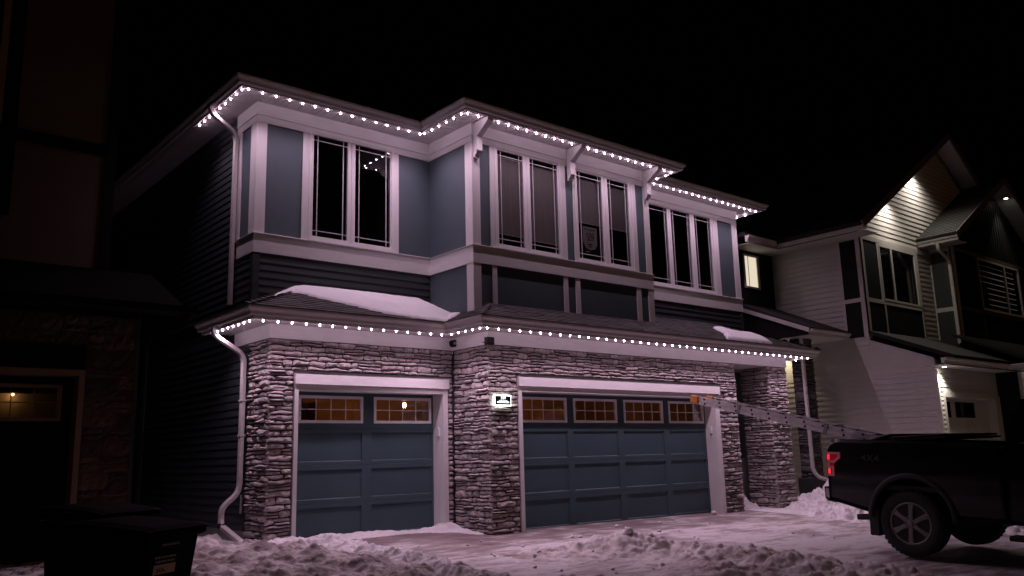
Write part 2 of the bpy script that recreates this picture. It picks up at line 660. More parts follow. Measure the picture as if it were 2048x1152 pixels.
# side faces of the sections
part(B(-0.0, 0.045, 0.86, 1.27, ZP0, ZP1), "wall_panel", 'panel')
part(B(XU1, XU1 + 0.045, -0.42, YU0, ZP0, ZP1), "wall_panel", 'panel')
part(B(XU1, XU1 + 0.045, -0.42, YU0, 3.2, 4.25), "wall_panel", 'panel')
part(B(-0.018, 0.03, 1.25, 1.40, ZP0, ZP1), "casing", 'trimv')
# corner posts (L-shaped)
def corner(x, y, w, dd, z0, z1, sx=1, name="corner_board"):
    q = 0.0185
    pts = [(x - sx * q, y - q), (x + sx * w, y - q), (x + sx * w, y + 0.04), (x + sx * 0.04, y + 0.04), (x + sx * 0.04, y + dd), (x - sx * q, y + dd)]
    part(MB().prism(pts, 'z', z0, z1), name, 'trimv')
corner(0, YU0, 0.147, 0.205, ZP0, ZP1)
corner(XU1, YU1, 0.147, 0.175, ZP0, ZP1)
corner(XU1, YU1, 0.140, 0.165, 3.42, 4.215)
corner(XU2, YU1, 0.135, 0.15, ZP0, ZP1, -1)
corner(XU2, YU1, 0.135, 0.15, 3.50, 4.215, -1)
corner(XU3, YU2, 0.172, 0.15, ZP0, ZP1, -1)
part(B(XU2 - 0.045, XU2, -0.42, YU2 + 0.1, 3.5, ZP1), "wall_panel", 'panel')
# frieze, head band and belly band run round the corners
wall_path = [(0, 1.42), (0, YU0), (XU1, YU0), (XU1, YU1), (XU2, YU1), (XU2, YU2), (XU3, YU2), (XU3, 2.0)]
part(sweep(wall_path, [(0.0, 6.393), (0.034, 6.393), (0.034, 6.598), (0.0, 6.598)]), "frieze_board", 'trim')
part(sweep(wall_path, [(0.0, 6.281), (0.022, 6.281), (0.022, 6.392), (0.0, 6.392)]), "head_band", 'trim')
band_path = [(0, 1.30)] + wall_path[1:]
part(sweep(band_path, [(0.0, 4.21), (0.026, 4.21), (0.026, 4.50), (0.0, 4.50)]), "belly_band", 'trim')
part(sweep(band_path, [(0.0, 4.501), (0.045, 4.497), (0.045, 4.506), (0.0, 4.524)]), "drip_cap", 'gutter')
# centre bay below the band: dark boards between battens
for a, b in ((3.32, 5.2), (5.2, 5.52), (5.52, 7.43)):
    part(B(a, b - 0.002, YU1, YU1 + 0.04, 3.45, 4.22), "wall_panel", 'panel')
for a, b in ((3.565, 3.662), (5.175, 5.282), (5.470, 5.582), (7.09, 7.215)):
    part(B(a, b, YU1 - 0.018, YU1 + 0.02, 3.53, 4.212), "batten", 'trimv')

# --- lap siding
def siding_board(L, along, expo=0.116, th=0.014):
    """one lap board, its lower edge kicked out; lies along +x (front) or +y (left side)"""
    prof = [(0.0, 0.0), (-th, 0.0), (-th * 0.95, 0.012), (-0.002, expo), (0.0, expo)]
    m = MB()
    if along == 'x':
        m.prism([(p, z) for p, z in prof], 'x', 0, L)
    else:
        m.prism([(p, z) for p, z in prof], 'y', 0, L)
    return m

def lay_siding(parent, along, fixed, a, b, z0, z1, material, expo=0.116):
    """courses of lap siding on a wall; fixed is the wall's plane"""
    src = None
    z = z0
    while z < z1 - 0.02:
        if src is None:
            ob = siding_board(b - a, along, expo).build("siding_board", material, None)
            src = ob.data
            ob.parent = parent
            ob.location = Vector((a, fixed, z) if along == 'x' else (fixed, a, z)) - ORG.get(parent.name, Vector())
            ORG[ob.name] = ORG.get(parent.name, Vector())
        else:
            share(src, "siding_board", parent, (a, fixed, z) if along == 'x' else (fixed, a, z))
        z += expo

lay_siding(H, 'x', YU0 - 0.001, 0.09, XU1 - 0.01, 3.60, 4.21, M['siding'])
lay_siding(H, 'x', YU2 - 0.001, XU2, XU3 - 0.08, 3.72, 4.21, M['siding'])
part(B(-0.02, 0.085, YU0 - 0.02, YU0 + 0.085, 3.42, 4.212), "corner_post", 'siding')
part(B(XU3 - 0.085, XU3 + 0.02, YU2 - 0.02, YU2 + 0.085, 3.6, 4.212), "corner_post", 'siding')
lay_siding(H, 'y', 0.0, 0.77, 9.5, 3.40, 4.19, M['siding'])
lay_siding(H, 'y', 0.0, 1.405, 9.5, 4.212, 6.56, M['siding'])
lay_siding(H, 'y', 0.0, 0.70, 9.5, 0.16, 3.02, M['siding'])
# opaque shell behind everything
part(B(0.012, 0.10, 0.72, 9.5, -0.1, 6.6), "side_wall", 'siding')
part(B(0.05, 11.40, 3.0, 9.5, -0.1, 6.6), "rear_wall", 'siding')
part(B(XU3 - 0.06, XU3 - 0.002, YU2 + 0.05, 9.5, -0.1, 6.59), "side_wall", 'siding')
part(B(0.06, XU1, YU0 + 0.006, YU0 + 0.04, 3.2, 4.5), "sheathing", 'flash')
part(B(XU2, XU3 - 0.07, YU2 + 0.006, YU2 + 0.04, 3.2, 4.5), "sheathing", 'flash')
part(B(0.0, 0.1, 0.7, 9.5, -0.15, 0.155), "foundation", 'conc')

# --- upper windows
def window(x0, x1, y, z0, z1, panes, blinds=None, depth=1.7):
    """frame with casement sashes, prairie grilles, a dim room behind"""
    fr = MB()
    e = 0.0
    # outer frame ring, drawn as four bars
    w = 0.034
    yf, yb = y - 0.0235, y + 0.05
    fr.box(x0, x1, yf, yb, z1 - w, z1).box(x0, x1, yf, yb, z0, z0 + w)
    fr.box(x0, x0 + w, yf, yb, z0 + w, z1 - w).box(x1 - w, x1, yf, yb, z0 + w, z1 - w)
    win = part(fr, "window", 'vinyl')
    part(B(x0 - 0.02, x1 + 0.02, y - 0.045, y, z0 - 0.02, z0 - 0.001), "sill", 'vinyl', win)
    prev = x0 + w
    for i, (g0, g1) in enumerate(panes):
        s0 = x0 + w if i == 0 else (panes[i - 1][1] + g0) / 2 + 0.004
        s1 = x1 - w if i == len(panes) - 1 else (g1 + panes[i + 1][0]) / 2 - 0.004
        gz0, gz1 = z0 + 0.072, z1 - 0.080
        ya, yc = y - 0.012, y + 0.04
        sa = MB()
        sa.box(s0, g0, ya, yc, z0 + w, z1 - w).box(g1, s1, ya, yc, z0 + w, z1 - w)
        sa.box(g0, g1, ya, yc, z0 + w, gz0).box(g0, g1, ya, yc, gz1, z1 - w)
        part(sa, "sash", 'vinyl', win)
        part(B(g0, g1, y + 0.004, y + 0.008, gz0, gz1), "pane", 'glass', win)
        mu = MB()
        bw = 0.0075
        ins = 0.078
        for gx in (g0 + ins, g1 - ins):
            part(B(gx - bw, gx + bw, y - 0.002, y + 0.0025, gz0, gz1), "grille_bar", 'muntin', win)
        for gzz in (gz0 + 0.09, gz1 - 0.09):
            part(B(g0, g1, y - 0.0045, y - 0.0023, gzz - bw, gzz + bw), "grille_bar", 'muntin', win)
        if blinds and blinds[i]:
            zt, zb = blinds[i]
            part(B(g0 + 0.02, g1 - 0.005, y + 0.034, y + 0.037, zb, zt), "roller_shade", 'blind', win)
            part(B(g0 + 0.02, g1 - 0.005, y + 0.031, y + 0.040, zb - 0.022, zb), "shade_bar", 'vinyl', win)
    # the room: five inner faces
    a, b, c0, c1 = x0 - 0.12, x1 + 0.12, z0 - 0.3, z1 + 0.02
    yA, yB = y + 0.052, y + depth
    r = MB()
    r.poly([(a, yB, c0), (b, yB, c0), (b, yB, c1), (a, yB, c1)])
    r.poly([(a, yA, c0), (a, yB, c0), (a, yB, c1), (a, yA, c1)])
    r.poly([(b, yA, c0), (b, yB, c0), (b, yB, c1), (b, yA, c1)])
    r.poly([(a, yA, c0), (b, yA, c0), (b, yB, c0), (a, yB, c0)])
    r.poly([(a, yA, c1), (b, yA, c1), (b, yB, c1), (a, yB, c1)])
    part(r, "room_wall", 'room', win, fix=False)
    return win

window(0.868, 2.434, YU0, 4.526, 6.368, [(0.940, 1.557), (1.698, 2.374)])
window(3.652, 5.182, YU1, 4.526, 6.335, [(3.727, 4.297), (4.456, 5.114)], [(6.16, 4.80), (6.14, 4.78)])
window(5.532, 7.098, YU1, 4.526, 6.335, [(5.606, 6.252), (6.416, 6.990)], [(6.14, 5.30), (6.12, 5.30)])
window(8.07, 10.582, YU2, 4.526, 6.350, [(8.30, 8.985), (9.110, 9.756), (9.912, 10.490)])

# --- brackets under the centre eave
for bx in (3.25, 5.395, 7.48):
    br = MB()
    w = 0.055
    y0 = YU1 - 0.036
    br.prism([(y0, 6.10), (y0, 6.588), (y0 - 0.405, 6.588), (y0 - 0.405, 6.535), (y0 - 0.105, 6.345), (y0 - 0.105, 6.10)], 'x', bx - w, bx + w)
    b = part(br, "eave_bracket", 'trimv')
    part(MB().prism([(y0, 6.10), (y0 - 0.10, 6.10), (y0 - 0.075, 6.045), (y0 - 0.045, 6.035), (y0 - 0.04, 6.0), (y0, 5.995)], 'x', bx - w * 0.96, bx + w * 0.96), "bracket_foot", 'trimv', b)

# --- eaves: soffit panels, fascia, gutter
def soffit(path, D, z, name="soffit_panel"):
    P = [Vector((x, y)) for x, y in path]
    n = len(P)
    for i in range(n - 1):
        d = (P[i + 1] - P[i])
        L = d.length
        d.normalize()
        nr = Vector((d.y, -d.x))
        def turn(k):
            if k <= 0 or k >= n - 1:
                return 0
            a, b = P[k] - P[k - 1], P[k + 1] - P[k]
            return a.x * b.y - a.y * b.x
        end = L + (D if turn(i + 1) > 0 else -D if turn(i + 1) < 0 else 0)
        cnt = max(1, round(end / 0.305))
        w = end / cnt
        for c in range(cnt):
            s0, s1 = c * w + 0.002, (c + 1) * w - 0.002
            prof = []
            k = 3
            for q in range(k):
                a, b = s0 + (s1 - s0) * q / k, s0 + (s1 - s0) * (q + 1) / k
                prof += [(a + 0.004, z), (b - 0.004, z), (b, z + 0.006)]
            prof = prof[:-1]
            m = MB()
            top = [(s1, z + 0.014), (s0, z + 0.014)]
            ring = prof + top
            rings = []
            for dd in (0.0, D):
                rings.append([(P[i].x + d.x * s + nr.x * dd, P[i].y + d.y * s + nr.y * dd, zz) for s, zz in ring])
            m.loft(rings)
            part(m, name, 'soffit')

GUT = [(0.0, 0.0), (0.055, 0.0), (0.062, 0.010), (0.066, 0.045), (0.082, 0.062), (0.102, 0.078), (0.110, 0.090), (0.110, 0.118), (0.100, 0.122), (0.096, 0.110), (0.006, 0.108), (0.0, 0.12)]
eave_path = [(0, 9.4), (0, YU0), (XU1, YU0), (XU1, YU1), (XU2, YU1), (XU2, YU2), (XU3, YU2), (XU3, 5.0)]
soffit(eave_path, 0.455, 6.600)
part(sweep(eave_path, [(0.456, 6.578), (0.4675, 6.578), (0.4675, 6.71), (0.456, 6.71)]), "fascia", 'gutter')
part(sweep(eave_path, [(0.468 + d, 6.606 + z) for d, z in GUT]), "gutter", 'gutter', smooth=False)
# hip roof over the upper floor
ro = MB()
ev = [(-0.555, 9.5), (-0.555, YU0 - 0.555), (XU1 - 0.555, YU0 - 0.555), (XU1 - 0.555, YU1 - 0.555), (XU2 + 0.555, YU1 - 0.555), (XU2 + 0.555, YU2 - 0.555), (XU3 + 0.555, YU2 - 0.555), (XU3 + 0.555, 9.5)]
ro.poly([(x, y, 6.722) for x, y in ev])
zr = 6.73
ro.poly([(-0.55, YU0 - 0.55, zr), (XU3 + 0.55, YU0 - 0.55, zr), (8.3, 4.6, zr + 1.8), (3.6, 4.6, zr + 1.8)])
ro.poly([(-0.55, YU0 - 0.55, zr), (3.6, 4.6, zr + 1.8), (-0.55, 9.5, zr)])
ro.poly([(XU3 + 0.55, YU0 - 0.55, zr), (XU3 + 0.55, 9.5, zr), (8.3, 4.6, zr + 1.8)])
ro.poly([(-0.55, 9.5, zr), (3.6, 4.6, zr + 1.8), (8.3, 4.6, zr + 1.8), (XU3 + 0.55, 9.5, zr)])
ro.poly([(XU1 - 0.55, YU1 - 0.55, zr), (XU2 + 0.55, YU1 - 0.55, zr), (5.37, 2.4, zr + 1.0)])
ro.poly([(XU1 - 0.55, YU1 - 0.55, zr), (5.37, 2.4, zr + 1.0), (XU1 - 0.55, 1.2, zr)])
ro.poly([(XU2 + 0.55, YU1 - 0.55, zr), (XU2 + 0.55, 1.2, zr), (5.37, 2.4, zr + 1.0)])
part(ro, "upper_roof", 'shingle', fix=False)

# --- lower skirt roof
low_path = [(0, 1.22), (0, 0), (XF1, 0), (XF1, YF1), (11.31, YF1), (11.31, 1.6)]
part(sweep(low_path, [(0.0, 2.822), (0.030, 2.822), (0.030, 3.026), (0.0, 3.026)]), "frieze_board", 'trim')
soffit([(0, 1.40), (0, 0), (XF1, 0), (XF1, YF1), (11.31, YF1), (11.31, 1.6)], 0.449, 3.028)
lowe = [(0, 1.45), (0, 0), (XF1, 0), (XF1, YF1), (11.31, YF1), (11.31, 1.6)]
part(sweep(lowe, [(0.450, 3.004), (0.4595, 3.004), (0.4595, 3.15), (0.450, 3.15)]), "fascia", 'gutter')
part(sweep(lowe, [(0.460 + d, 3.048 + z) for d, z in GUT]), "gutter", 'gutter')
ZG, OV = 3.172, 0.57

shm = MB()
rs = random.Random(5)
def shingle_course(p0, p1, up, run, lift):
    """one course of tabs from p0 to p1 (eave direction); up = unit vector up the slope"""
    p0, p1 = Vector(p0), Vector(p1)
    L = (p1 - p0).length
    if L < 0.03:
        return
    dr = (p1 - p0) / L
    nz_ = dr.cross(up).normalized()
    if nz_.z < 0:
        nz_ = -nz_
    s = -rs.uniform(0, 0.2)
    while s < L:
        e = s + rs.uniform(0.10, 0.30)
        a, b = max(s, 0) + 0.0015, min(e, L) - 0.0015
        s = e
        if b - a < 0.01:
            continue
        th = rs.uniform(0.007, 0.013)
        q0, q1 = p0 + dr * a, p0 + dr * b
        k = len(shm.v)
        shm.v += [tuple(v) for v in (q0, q1, q1 + nz_ * th, q0 + nz_ * th, q1 + up * run + nz_ * 0.001, q0 + up * run + nz_ * 0.001)]
        shm.f += [(k, k + 1, k + 2, k + 3), (k + 3, k + 2, k + 4, k + 5), (k, k + 3, k + 5), (k + 1, k + 4, k + 2)]

cs = 1 / math.sqrt(1 + SL * SL)
step = 0.128 * cs
upY = Vector((0, cs, SL * cs))
upX = Vector((cs, 0, SL * cs))
k = 0
while True:
    t = k * step
    if t > 1.75:
        break
    z = ZG + SL * t
    run = 0.15
    # left front slope
    y = -OV + t
    if y < YU0:
        shingle_course((y, y, z), (min(XF1 - OV + t, 3.19), y, z), upY, run, 0)
    # centre front slope
    y = YF1 - OV + t
    x0, x1 = XF1 - OV + t, 11.31 + OV - t
    if y < YU1:
        shingle_course((x0, y, z), (x1, y, z), upY, run, 0)
    elif y < YU2:
        shingle_course((XU2 - 0.02, y, z), (x1, y, z), upY, run, 0)
    # left facing slopes
    x = -OV + t
    if x < 0.0:
        shingle_course((x, x, z), (x, 1.45, z), upX, run, 0)
    elif x < YU0:
        shingle_course((x, x, z), (x, YU0, z), upX, run, 0)
    x = XF1 - OV + t
    if x < XU1:
        shingle_course((x, YF1 - OV + t, z), (x, -OV + t, z), upX, run, 0)
    # right facing slope
    x = 11.31 + OV - t
    if x > 11.0:
        shingle_course((x, YF1 - OV + t, z), (x, 1.6, z), Vector((-cs, 0, SL * cs)), run, 0)
    k += 1
tag(part(shm, "shingles", 'shingle', fix=False), kind="stuff")
rd = MB()
def RZ(t):
    return ZG - 0.006 + SL * t
a = -OV
rd.poly([(a, a, RZ(0)), (XF1 - OV, a, RZ(0)), (XF1 - OV + 1.253, YU0, RZ(1.253)), (YU0, YU0, RZ(1.253))])
rd.poly([(a, a, RZ(0)), (YU0, YU0, RZ(1.253)), (0.02, YU0, RZ(0.59)), (0.02, 1.45, RZ(0.59)), (a, 1.45, RZ(0))])
rd.poly([(XF1 - OV, YF1 - OV, RZ(0)), (XF1, YF1, RZ(OV)), (XU1 + 0.02, YU1 + 0.06, RZ(0.61)), (XU1 + 0.02, 0.06, RZ(0.61)), (XF1 - OV, -OV, RZ(0))])
rd.poly([(XF1 - OV, YF1 - OV, RZ(0)), (11.31 + OV, YF1 - OV, RZ(0)), (11.31 + OV - 1.64, YU2, RZ(1.64)), (XU2, YU2, RZ(1.64)), (XU2, YU1, RZ(0.94)), (XF1 - OV + 0.94, YU1, RZ(0.94))])
rd.poly([(11.31 + OV, YF1 - OV, RZ(0)), (11.31 + OV, 1.6, RZ(0)), (11.31 + OV - 1.64, 1.6, RZ(1.64)), (11.31 + OV - 1.64, YU2, RZ(1.64))])
part(rd, "lower_roof", 'shingle', fix=False)

# --- garage: stone cladding
cl = part(B(0.0, 0.06, 0.03, 0.67, -0.12, 2.83), "stone_wall", 'mortar')
bk = MB()
bk.box(0.0, 0.36, 0.0, 0.03, -0.12, 2.83).box(3.03, XF1 + 0.05, 0.0, 0.03, -0.12, 2.83).box(0.36, 3.03, 0.0, 0.03, 2.37, 2.83)
bk.box(XF1, XF1 + 0.03, YF1 + 0.03, 0.0, -0.12, 2.83)
bk.box(XF1, 3.72, YF1, YF1 + 0.03, -0.12, 2.83).box(8.885, 9.47, YF1, YF1 + 0.5, -0.12, 2.83).box(3.72, 8.885, YF1, YF1 + 0.03, 2.37, 2.83)
cl2 = part(bk, "stone_wall", 'mortar')
pc = part(B(10.67, 11.31, YF1, -0.28, -0.12, 2.83), "porch_column", 'mortar')
rn = random.Random(21)
st = []
X, Y = Vector((1, 0, 0)), Vector((0, 1, 0))
st_l = lay_stones((0, 0, 0), (0, 1, 0), (-1, 0, 0), [(-0.03, 0.67, -0.06, 2.82)], rn)
st_f = lay_stones((0, 0, 0), (1, 0, 0), (0, -1, 0), [(-0.03, 0.355, -0.06, 2.382), (-0.03, 3.13, 2.382, 2.82), (3.03, 3.13, -0.06, 2.382)], rn)
st_r = lay_stones((XF1, 0, 0), (0, 1, 0), (-1, 0, 0), [(YF1 - 0.03, -0.03, -0.09, 2.82)], rn)
st_c = lay_stones((0, YF1, 0), (1, 0, 0), (0, -1, 0), [(XF1 - 0.03, 3.715, -0.09, 2.382), (XF1 - 0.03, 9.49, 2.382, 2.82), (8.89, 9.49, -0.09, 2.382)], rn)
st_k = lay_stones((0, YF1, 0), (1, 0, 0), (0, -1, 0), [(10.64, 11.33, -0.10, 2.82)], rn)
st_k2 = lay_stones((10.67, 0, 0), (0, 1, 0), (-1, 0, 0), [(YF1 - 0.03, -0.26, -0.10, 2.82)], rn)
st_k3 = lay_stones((11.31, -0.28, 0), (0, -1, 0), (1, 0, 0), [(0, 0.68, -0.10, 2.82)], rn, lmin=0.2, lmax=0.5)
allst = [(a * 1.15, m, cl2) for a, m in st_f + st_l] + [(a, m, cl2) for a, m in st_r + st_c] + [(a * 0.6, m, pc) for a, m in st_k + st_k2] + [(a * 0.1, m, pc) for a, m in st_k3]
allst.sort(key=lambda t: -t[0])
for a, m, par in allst[:300]:
    m.build("stone", M['stone'], par, fix=False)
for par in (cl2, pc):
    rest = [(a, m) for a, m, p in allst[300:] if p is par]
    place_stones(rest, par, M['stone'], limit=0)

# --- garage doors
def garage_door(x0, x1, y, z0, wins, cols, sec=0.535):
    """four-section carriage-style door: rails and stiles proud of the recessed panels, glazed top section"""
    fr = MB()
    zt = [z0, z0 + sec, z0 + 2 * sec, z0 + 3 * sec, z0 + 4 * sec]
    edges = [x0]
    for a, b in cols:
        edges += [a, b]
    edges.append(x1)
    yb = y + 0.045
    rows = []
    for s in range(3):
        za, zb = zt[s] + 0.002, zt[s + 1] - 0.002
        lo, hi = za + (0.055 if s == 0 else 0.050), zb - 0.062
        rows.append((lo, hi))
        fr.box(x0, x1, y, yb, za, lo).box(x0, x1, y, yb, hi, zb)
        for i in range(0, len(edges), 2):
            fr.box(edges[i], edges[i + 1], y, yb, lo, hi)
    za, zb = zt[3] + 0.002, zt[4]
    wz0, wz1 = za + 0.075, zb - 0.055
    fr.box(x0, x1, y, yb, za, wz0).box(x0, x1, y, yb, wz1, zb)
    we = [x0]
    for a, b in wins:
        we += [a, b]
    we.append(x1)
    for i in range(0, len(we), 2):
        fr.box(we[i], we[i + 1], y, yb, wz0, wz1)
    dr = part(fr, "garage_door", 'door')
    for lo, hi in rows:
        for a, b in cols:
            p = MB()
            d0, d1 = y + 0.006, y + 0.021
            e = 0.028
            # sloped reveal, then the flat field
            p.loft([[(a, d0, lo), (b, d0, lo), (b, d0, hi), (a, d0, hi)], [(a + e * 0.4, d1, lo + e * 0.4), (b - e * 0.4, d1, lo + e * 0.4), (b - e * 0.4, d1, hi - e * 0.4), (a + e * 0.4, d1, hi - e * 0.4)]], cap=False)
            p.poly([(a + e * 0.4, d1, lo + e * 0.4), (b - e * 0.4, d1, lo + e * 0.4), (b - e * 0.4, d1, hi - e * 0.4), (a + e * 0.4, d1, hi - e * 0.4)])
            part(p, "door_panel", 'door', dr, fix=False)
    for a, b in wins:
        w = 0.042
        f = MB()
        f.box(a, b, y - 0.014, y + 0.03, wz1 - w, wz1).box(a, b, y - 0.014, y + 0.03, wz0, wz0 + w)
        f.box(a, a + w, y - 0.014, y + 0.03, wz0 + w, wz1 - w).box(b - w, b, y - 0.014, y + 0.03, wz0 + w, wz1 - w)
        part(f, "window_frame", 'vinyl', dr)
        part(B(a + w, b - w, y + 0.012, y + 0.016, wz0 + w, wz1 - w), "pane", 'garageglass', dr)
        for q in (1, 2, 3):
            gx = a + w + (b - a - 2 * w) * q / 4
            part(B(gx - 0.006, gx + 0.006, y + 0.004, y + 0.011, wz0 + w, wz1 - w), "grille_bar", 'vinyl', dr)
        gq = (wz0 + wz1) / 2
        part(B(a + w, b - w, y + 0.002, y + 0.0035, gq - 0.006, gq + 0.006), "grille_bar", 'vinyl', dr)
    return dr

garage_door(0.44, 2.93, 0.255, -0.03, [(0.565, 1.632), (1.822, 2.885)], [(0.50, 1.625), (1.79, 2.895)])
garage_door(3.81, 8.745, -0.700, -0.09, [(3.96, 5.005), (5.165, 6.235), (6.415, 7.485), (7.65, 8.70)], [(3.88, 5.02), (5.15, 6.25), (6.40, 7.50), (7.65, 8.69)], 0.548)

def surround(x0, x1, y, depth, ci0, ci1, zb):
    """casing, jambs, head board and flashing round a garage opening"""
    m = MB()
    m.box(x0, ci0, y - 0.030, y + depth, zb, 2.185)
    part(m, "jamb", 'trimv')
    part(B(ci1, x1, y - 0.030, y + depth, zb, 2.185), "jamb", 'trimv')
    part(B(ci0, ci1, y - 0.028, y + depth, 2.108, 2.184), "head_jamb", 'trim')
    part(B(x0 - 0.005, x1 + 0.012, y - 0.062, y + 0.02, 2.190, 2.358), "header_board", 'trim')
    part(B(x0 - 0.012, x1 + 0.02, y - 0.075, y + 0.01, 2.3585, 2.374), "drip_flashing", 'flash')
surround(0.372, 3.024, 0.0, 0.30, 0.432, 2.935, -0.06)
surround(3.728, 8.880, YF1, 0.28, 3.800, 8.745, -0.12)
part(B(2.908, 2.934, 0.07, 0.115, 1.44, 1.58), "door_keypad", 'vinyl', bevel=0.004)
part(B(8.715, 8.744, -0.86, -0.815, 1.43, 1.57), "door_keypad", 'vinyl', bevel=0.004)
part(B(0.44, 2.93, 0.262, 0.30, -0.06, -0.031), "door_seal", 'black')
part(B(3.81, 8.745, -0.69, -0.66, -0.125, -0.091), "door_seal", 'black')

# --- garage inside, lit by one warm bulb
gi = MB()
xa, xb, ya, yb, za, zb = 0.08, 9.40, 0.303, 2.9, -0.14, 2.80
gi.poly([(xa, yb, za), (xb, yb, za), (xb, yb, zb), (xa, yb, zb)])
gi.poly([(xa, ya, za), (xa, yb, za), (xa, yb, zb), (xa, ya, zb)])
gi.poly([(xb, -0.65, za), (xb, yb, za), (xb, yb, zb), (xb, -0.65, zb)])
gi.poly([(xa, ya, za), (xb, ya, za), (xb, yb, za), (xa, yb, za)])
gi.poly([(xa, ya, zb), (xb, ya, zb), (xb, yb, zb), (xa, yb, zb)])
gi.poly([(3.2, -0.65, zb), (xb, -0.65, zb), (xb, ya, zb), (3.2, ya, zb)])
gi.poly([(3.2, -0.65, za), (xb, -0.65, za), (xb, ya, za), (3.2, ya, za)])
gi.poly([(3.2, -0.65, za), (3.2, ya, za), (3.2, ya, zb), (3.2, -0.65, zb)])
gr = part(gi, "garage_room", 'garagewall', fix=False)
# shelving unit and cartons seen dimly through the glass
part(MB().box(1.9, 3.4, 2.45, 2.85, 1.72, 1.76).box(1.9, 1.95, 2.45, 2.85, 0, 1.72).box(3.35, 3.4, 2.45, 2.85, 0, 1.72), "shelf", 'carton', gr)
part(B(2.0, 2.75, 2.5, 2.82, 1.765, 2.12), "carton", 'carton', gr)
part(B(4.6, 5.5, 2.4, 2.82, 0, 2.15), "cabinet", 'carton', gr)
part(B(7.2, 8.1, 2.4, 2.82, 1.5, 2.05), "carton", 'carton', gr)
garbulb = emit_mat("amber_bulb", (1.0, 0.36, 0.14), 260.0)
part(MB().lathe([(-0.03, 0.008), (-0.02, 0.022), (0.0, 0.028), (0.02, 0.022), (0.05, 0.014)], (2.86, 1.0, 1.985), 'z', 10), "ceiling_bulb", garbulb, gr)
part(MB().lathe([(0.055, 0.02), (0.10, 0.02), (0.10, 0.008), (0.81, 0.008)], (2.86, 1.0, 1.985), 'z', 8), "bulb_cord", 'black', gr)
part(MB().lathe([(-0.045, 0.012), (-0.03, 0.036), (0.0, 0.045), (0.03, 0.036), (0.05, 0.018)], (6.0, 1.2, 2.55), 'z', 10), "ceiling_bulb", emit_mat("amber_bulb_far", (1.0, 0.36, 0.14), 190.0), gr)
part(MB().lathe([(0.055, 0.03), (0.10, 0.03), (0.245, 0.05)], (6.0, 1.2, 2.55), 'z', 8), "bulb_holder", 'black', gr)

# --- porch between garage and column
part(B(10.79, 10.885, 0.05, 0.16, 0.96, 2.80), "door_casing", 'trimv')
part(B(10.886, 11.45, 0.10, 0.14, 0.93, 2.80), "porch_wall", 'siding')
part(B(9.45, 11.45, -0.05, 0.04, -0.12, 0.93), "porch_step", 'conc')
part(B(9.472, 11.4, 1.2, 1.25, -0.1, 2.85), "porch_wall", 'siding')
part(B(9.472, 11.30, YF1 + 0.04, 1.25, 2.815, 2.82), "porch_ceiling", 'soffit')
part(B(9.412, 9.468, YF1 + 0.5, 1.25, -0.12, 2.83), "porch_wall", 'siding')

# --- downspouts
def bend(pts, r=0.07, n=4):
    """round the corners of a polyline"""
    P = [Vector(p) for p in pts]
    out = [P[0]]
    for i in range(1, len(P) - 1):
        a = P[i] + (P[i - 1] - P[i]).normalized() * min(r, (P[i - 1] - P[i]).length * 0.45)
        b = P[i] + (P[i + 1] - P[i]).normalized() * min(r, (P[i + 1] - P[i]).length * 0.45)
        for k in range(n + 1):
            t = k / n
            out.append(a * (1 - t) ** 2 + P[i] * 2 * t * (1 - t) + b * t * t)
    return out + [P[-1]]
part(MB().rtube(bend([(-0.525, 1.27, 6.62), (-0.525, 1.27, 6.50), (-0.068, 1.37, 6.28), (-0.068, 1.37, 3.50)], 0.13), 0.086, 0.062), "downspout", 'gutter', smooth=False)
ds = part(MB().rtube(bend([(-0.515, 0.79, 3.06), (-0.515, 0.79, 2.93), (-0.075, 0.735, 2.66), (-0.075, 0.735, 0.70), (-0.33, 0.72, 0.50), (-0.33, 0.72, 0.32), (-0.36, 0.62, 0.24)], 0.12), 0.088, 0.064), "downspout", 'gutter')
part(MB().rtube([(-0.352, 0.66, 0.262), (-0.30, -0.12, 0.02)], 0.084, 0.066, side=(1, 0, 0)), "downspout_extension", 'gutter')
part(MB().rtube([(-0.358, 0.655, 0.268), (-0.352, 0.60, 0.242)], 0.094, 0.076, side=(1, 0, 0)), "downspout_joint", 'black')
part(B(-0.115, -0.03, 0.685, 0.785, 1.98, 2.005), "downspout_strap", 'gutter')
part(B(-0.115, -0.03, 0.685, 0.785, 1.48, 1.51), "downspout_strap", 'gutter')
part(B(-0.02, -0.001, 0.79, 0.84, 0.40, 0.66), "siding_trim", 'gutter')

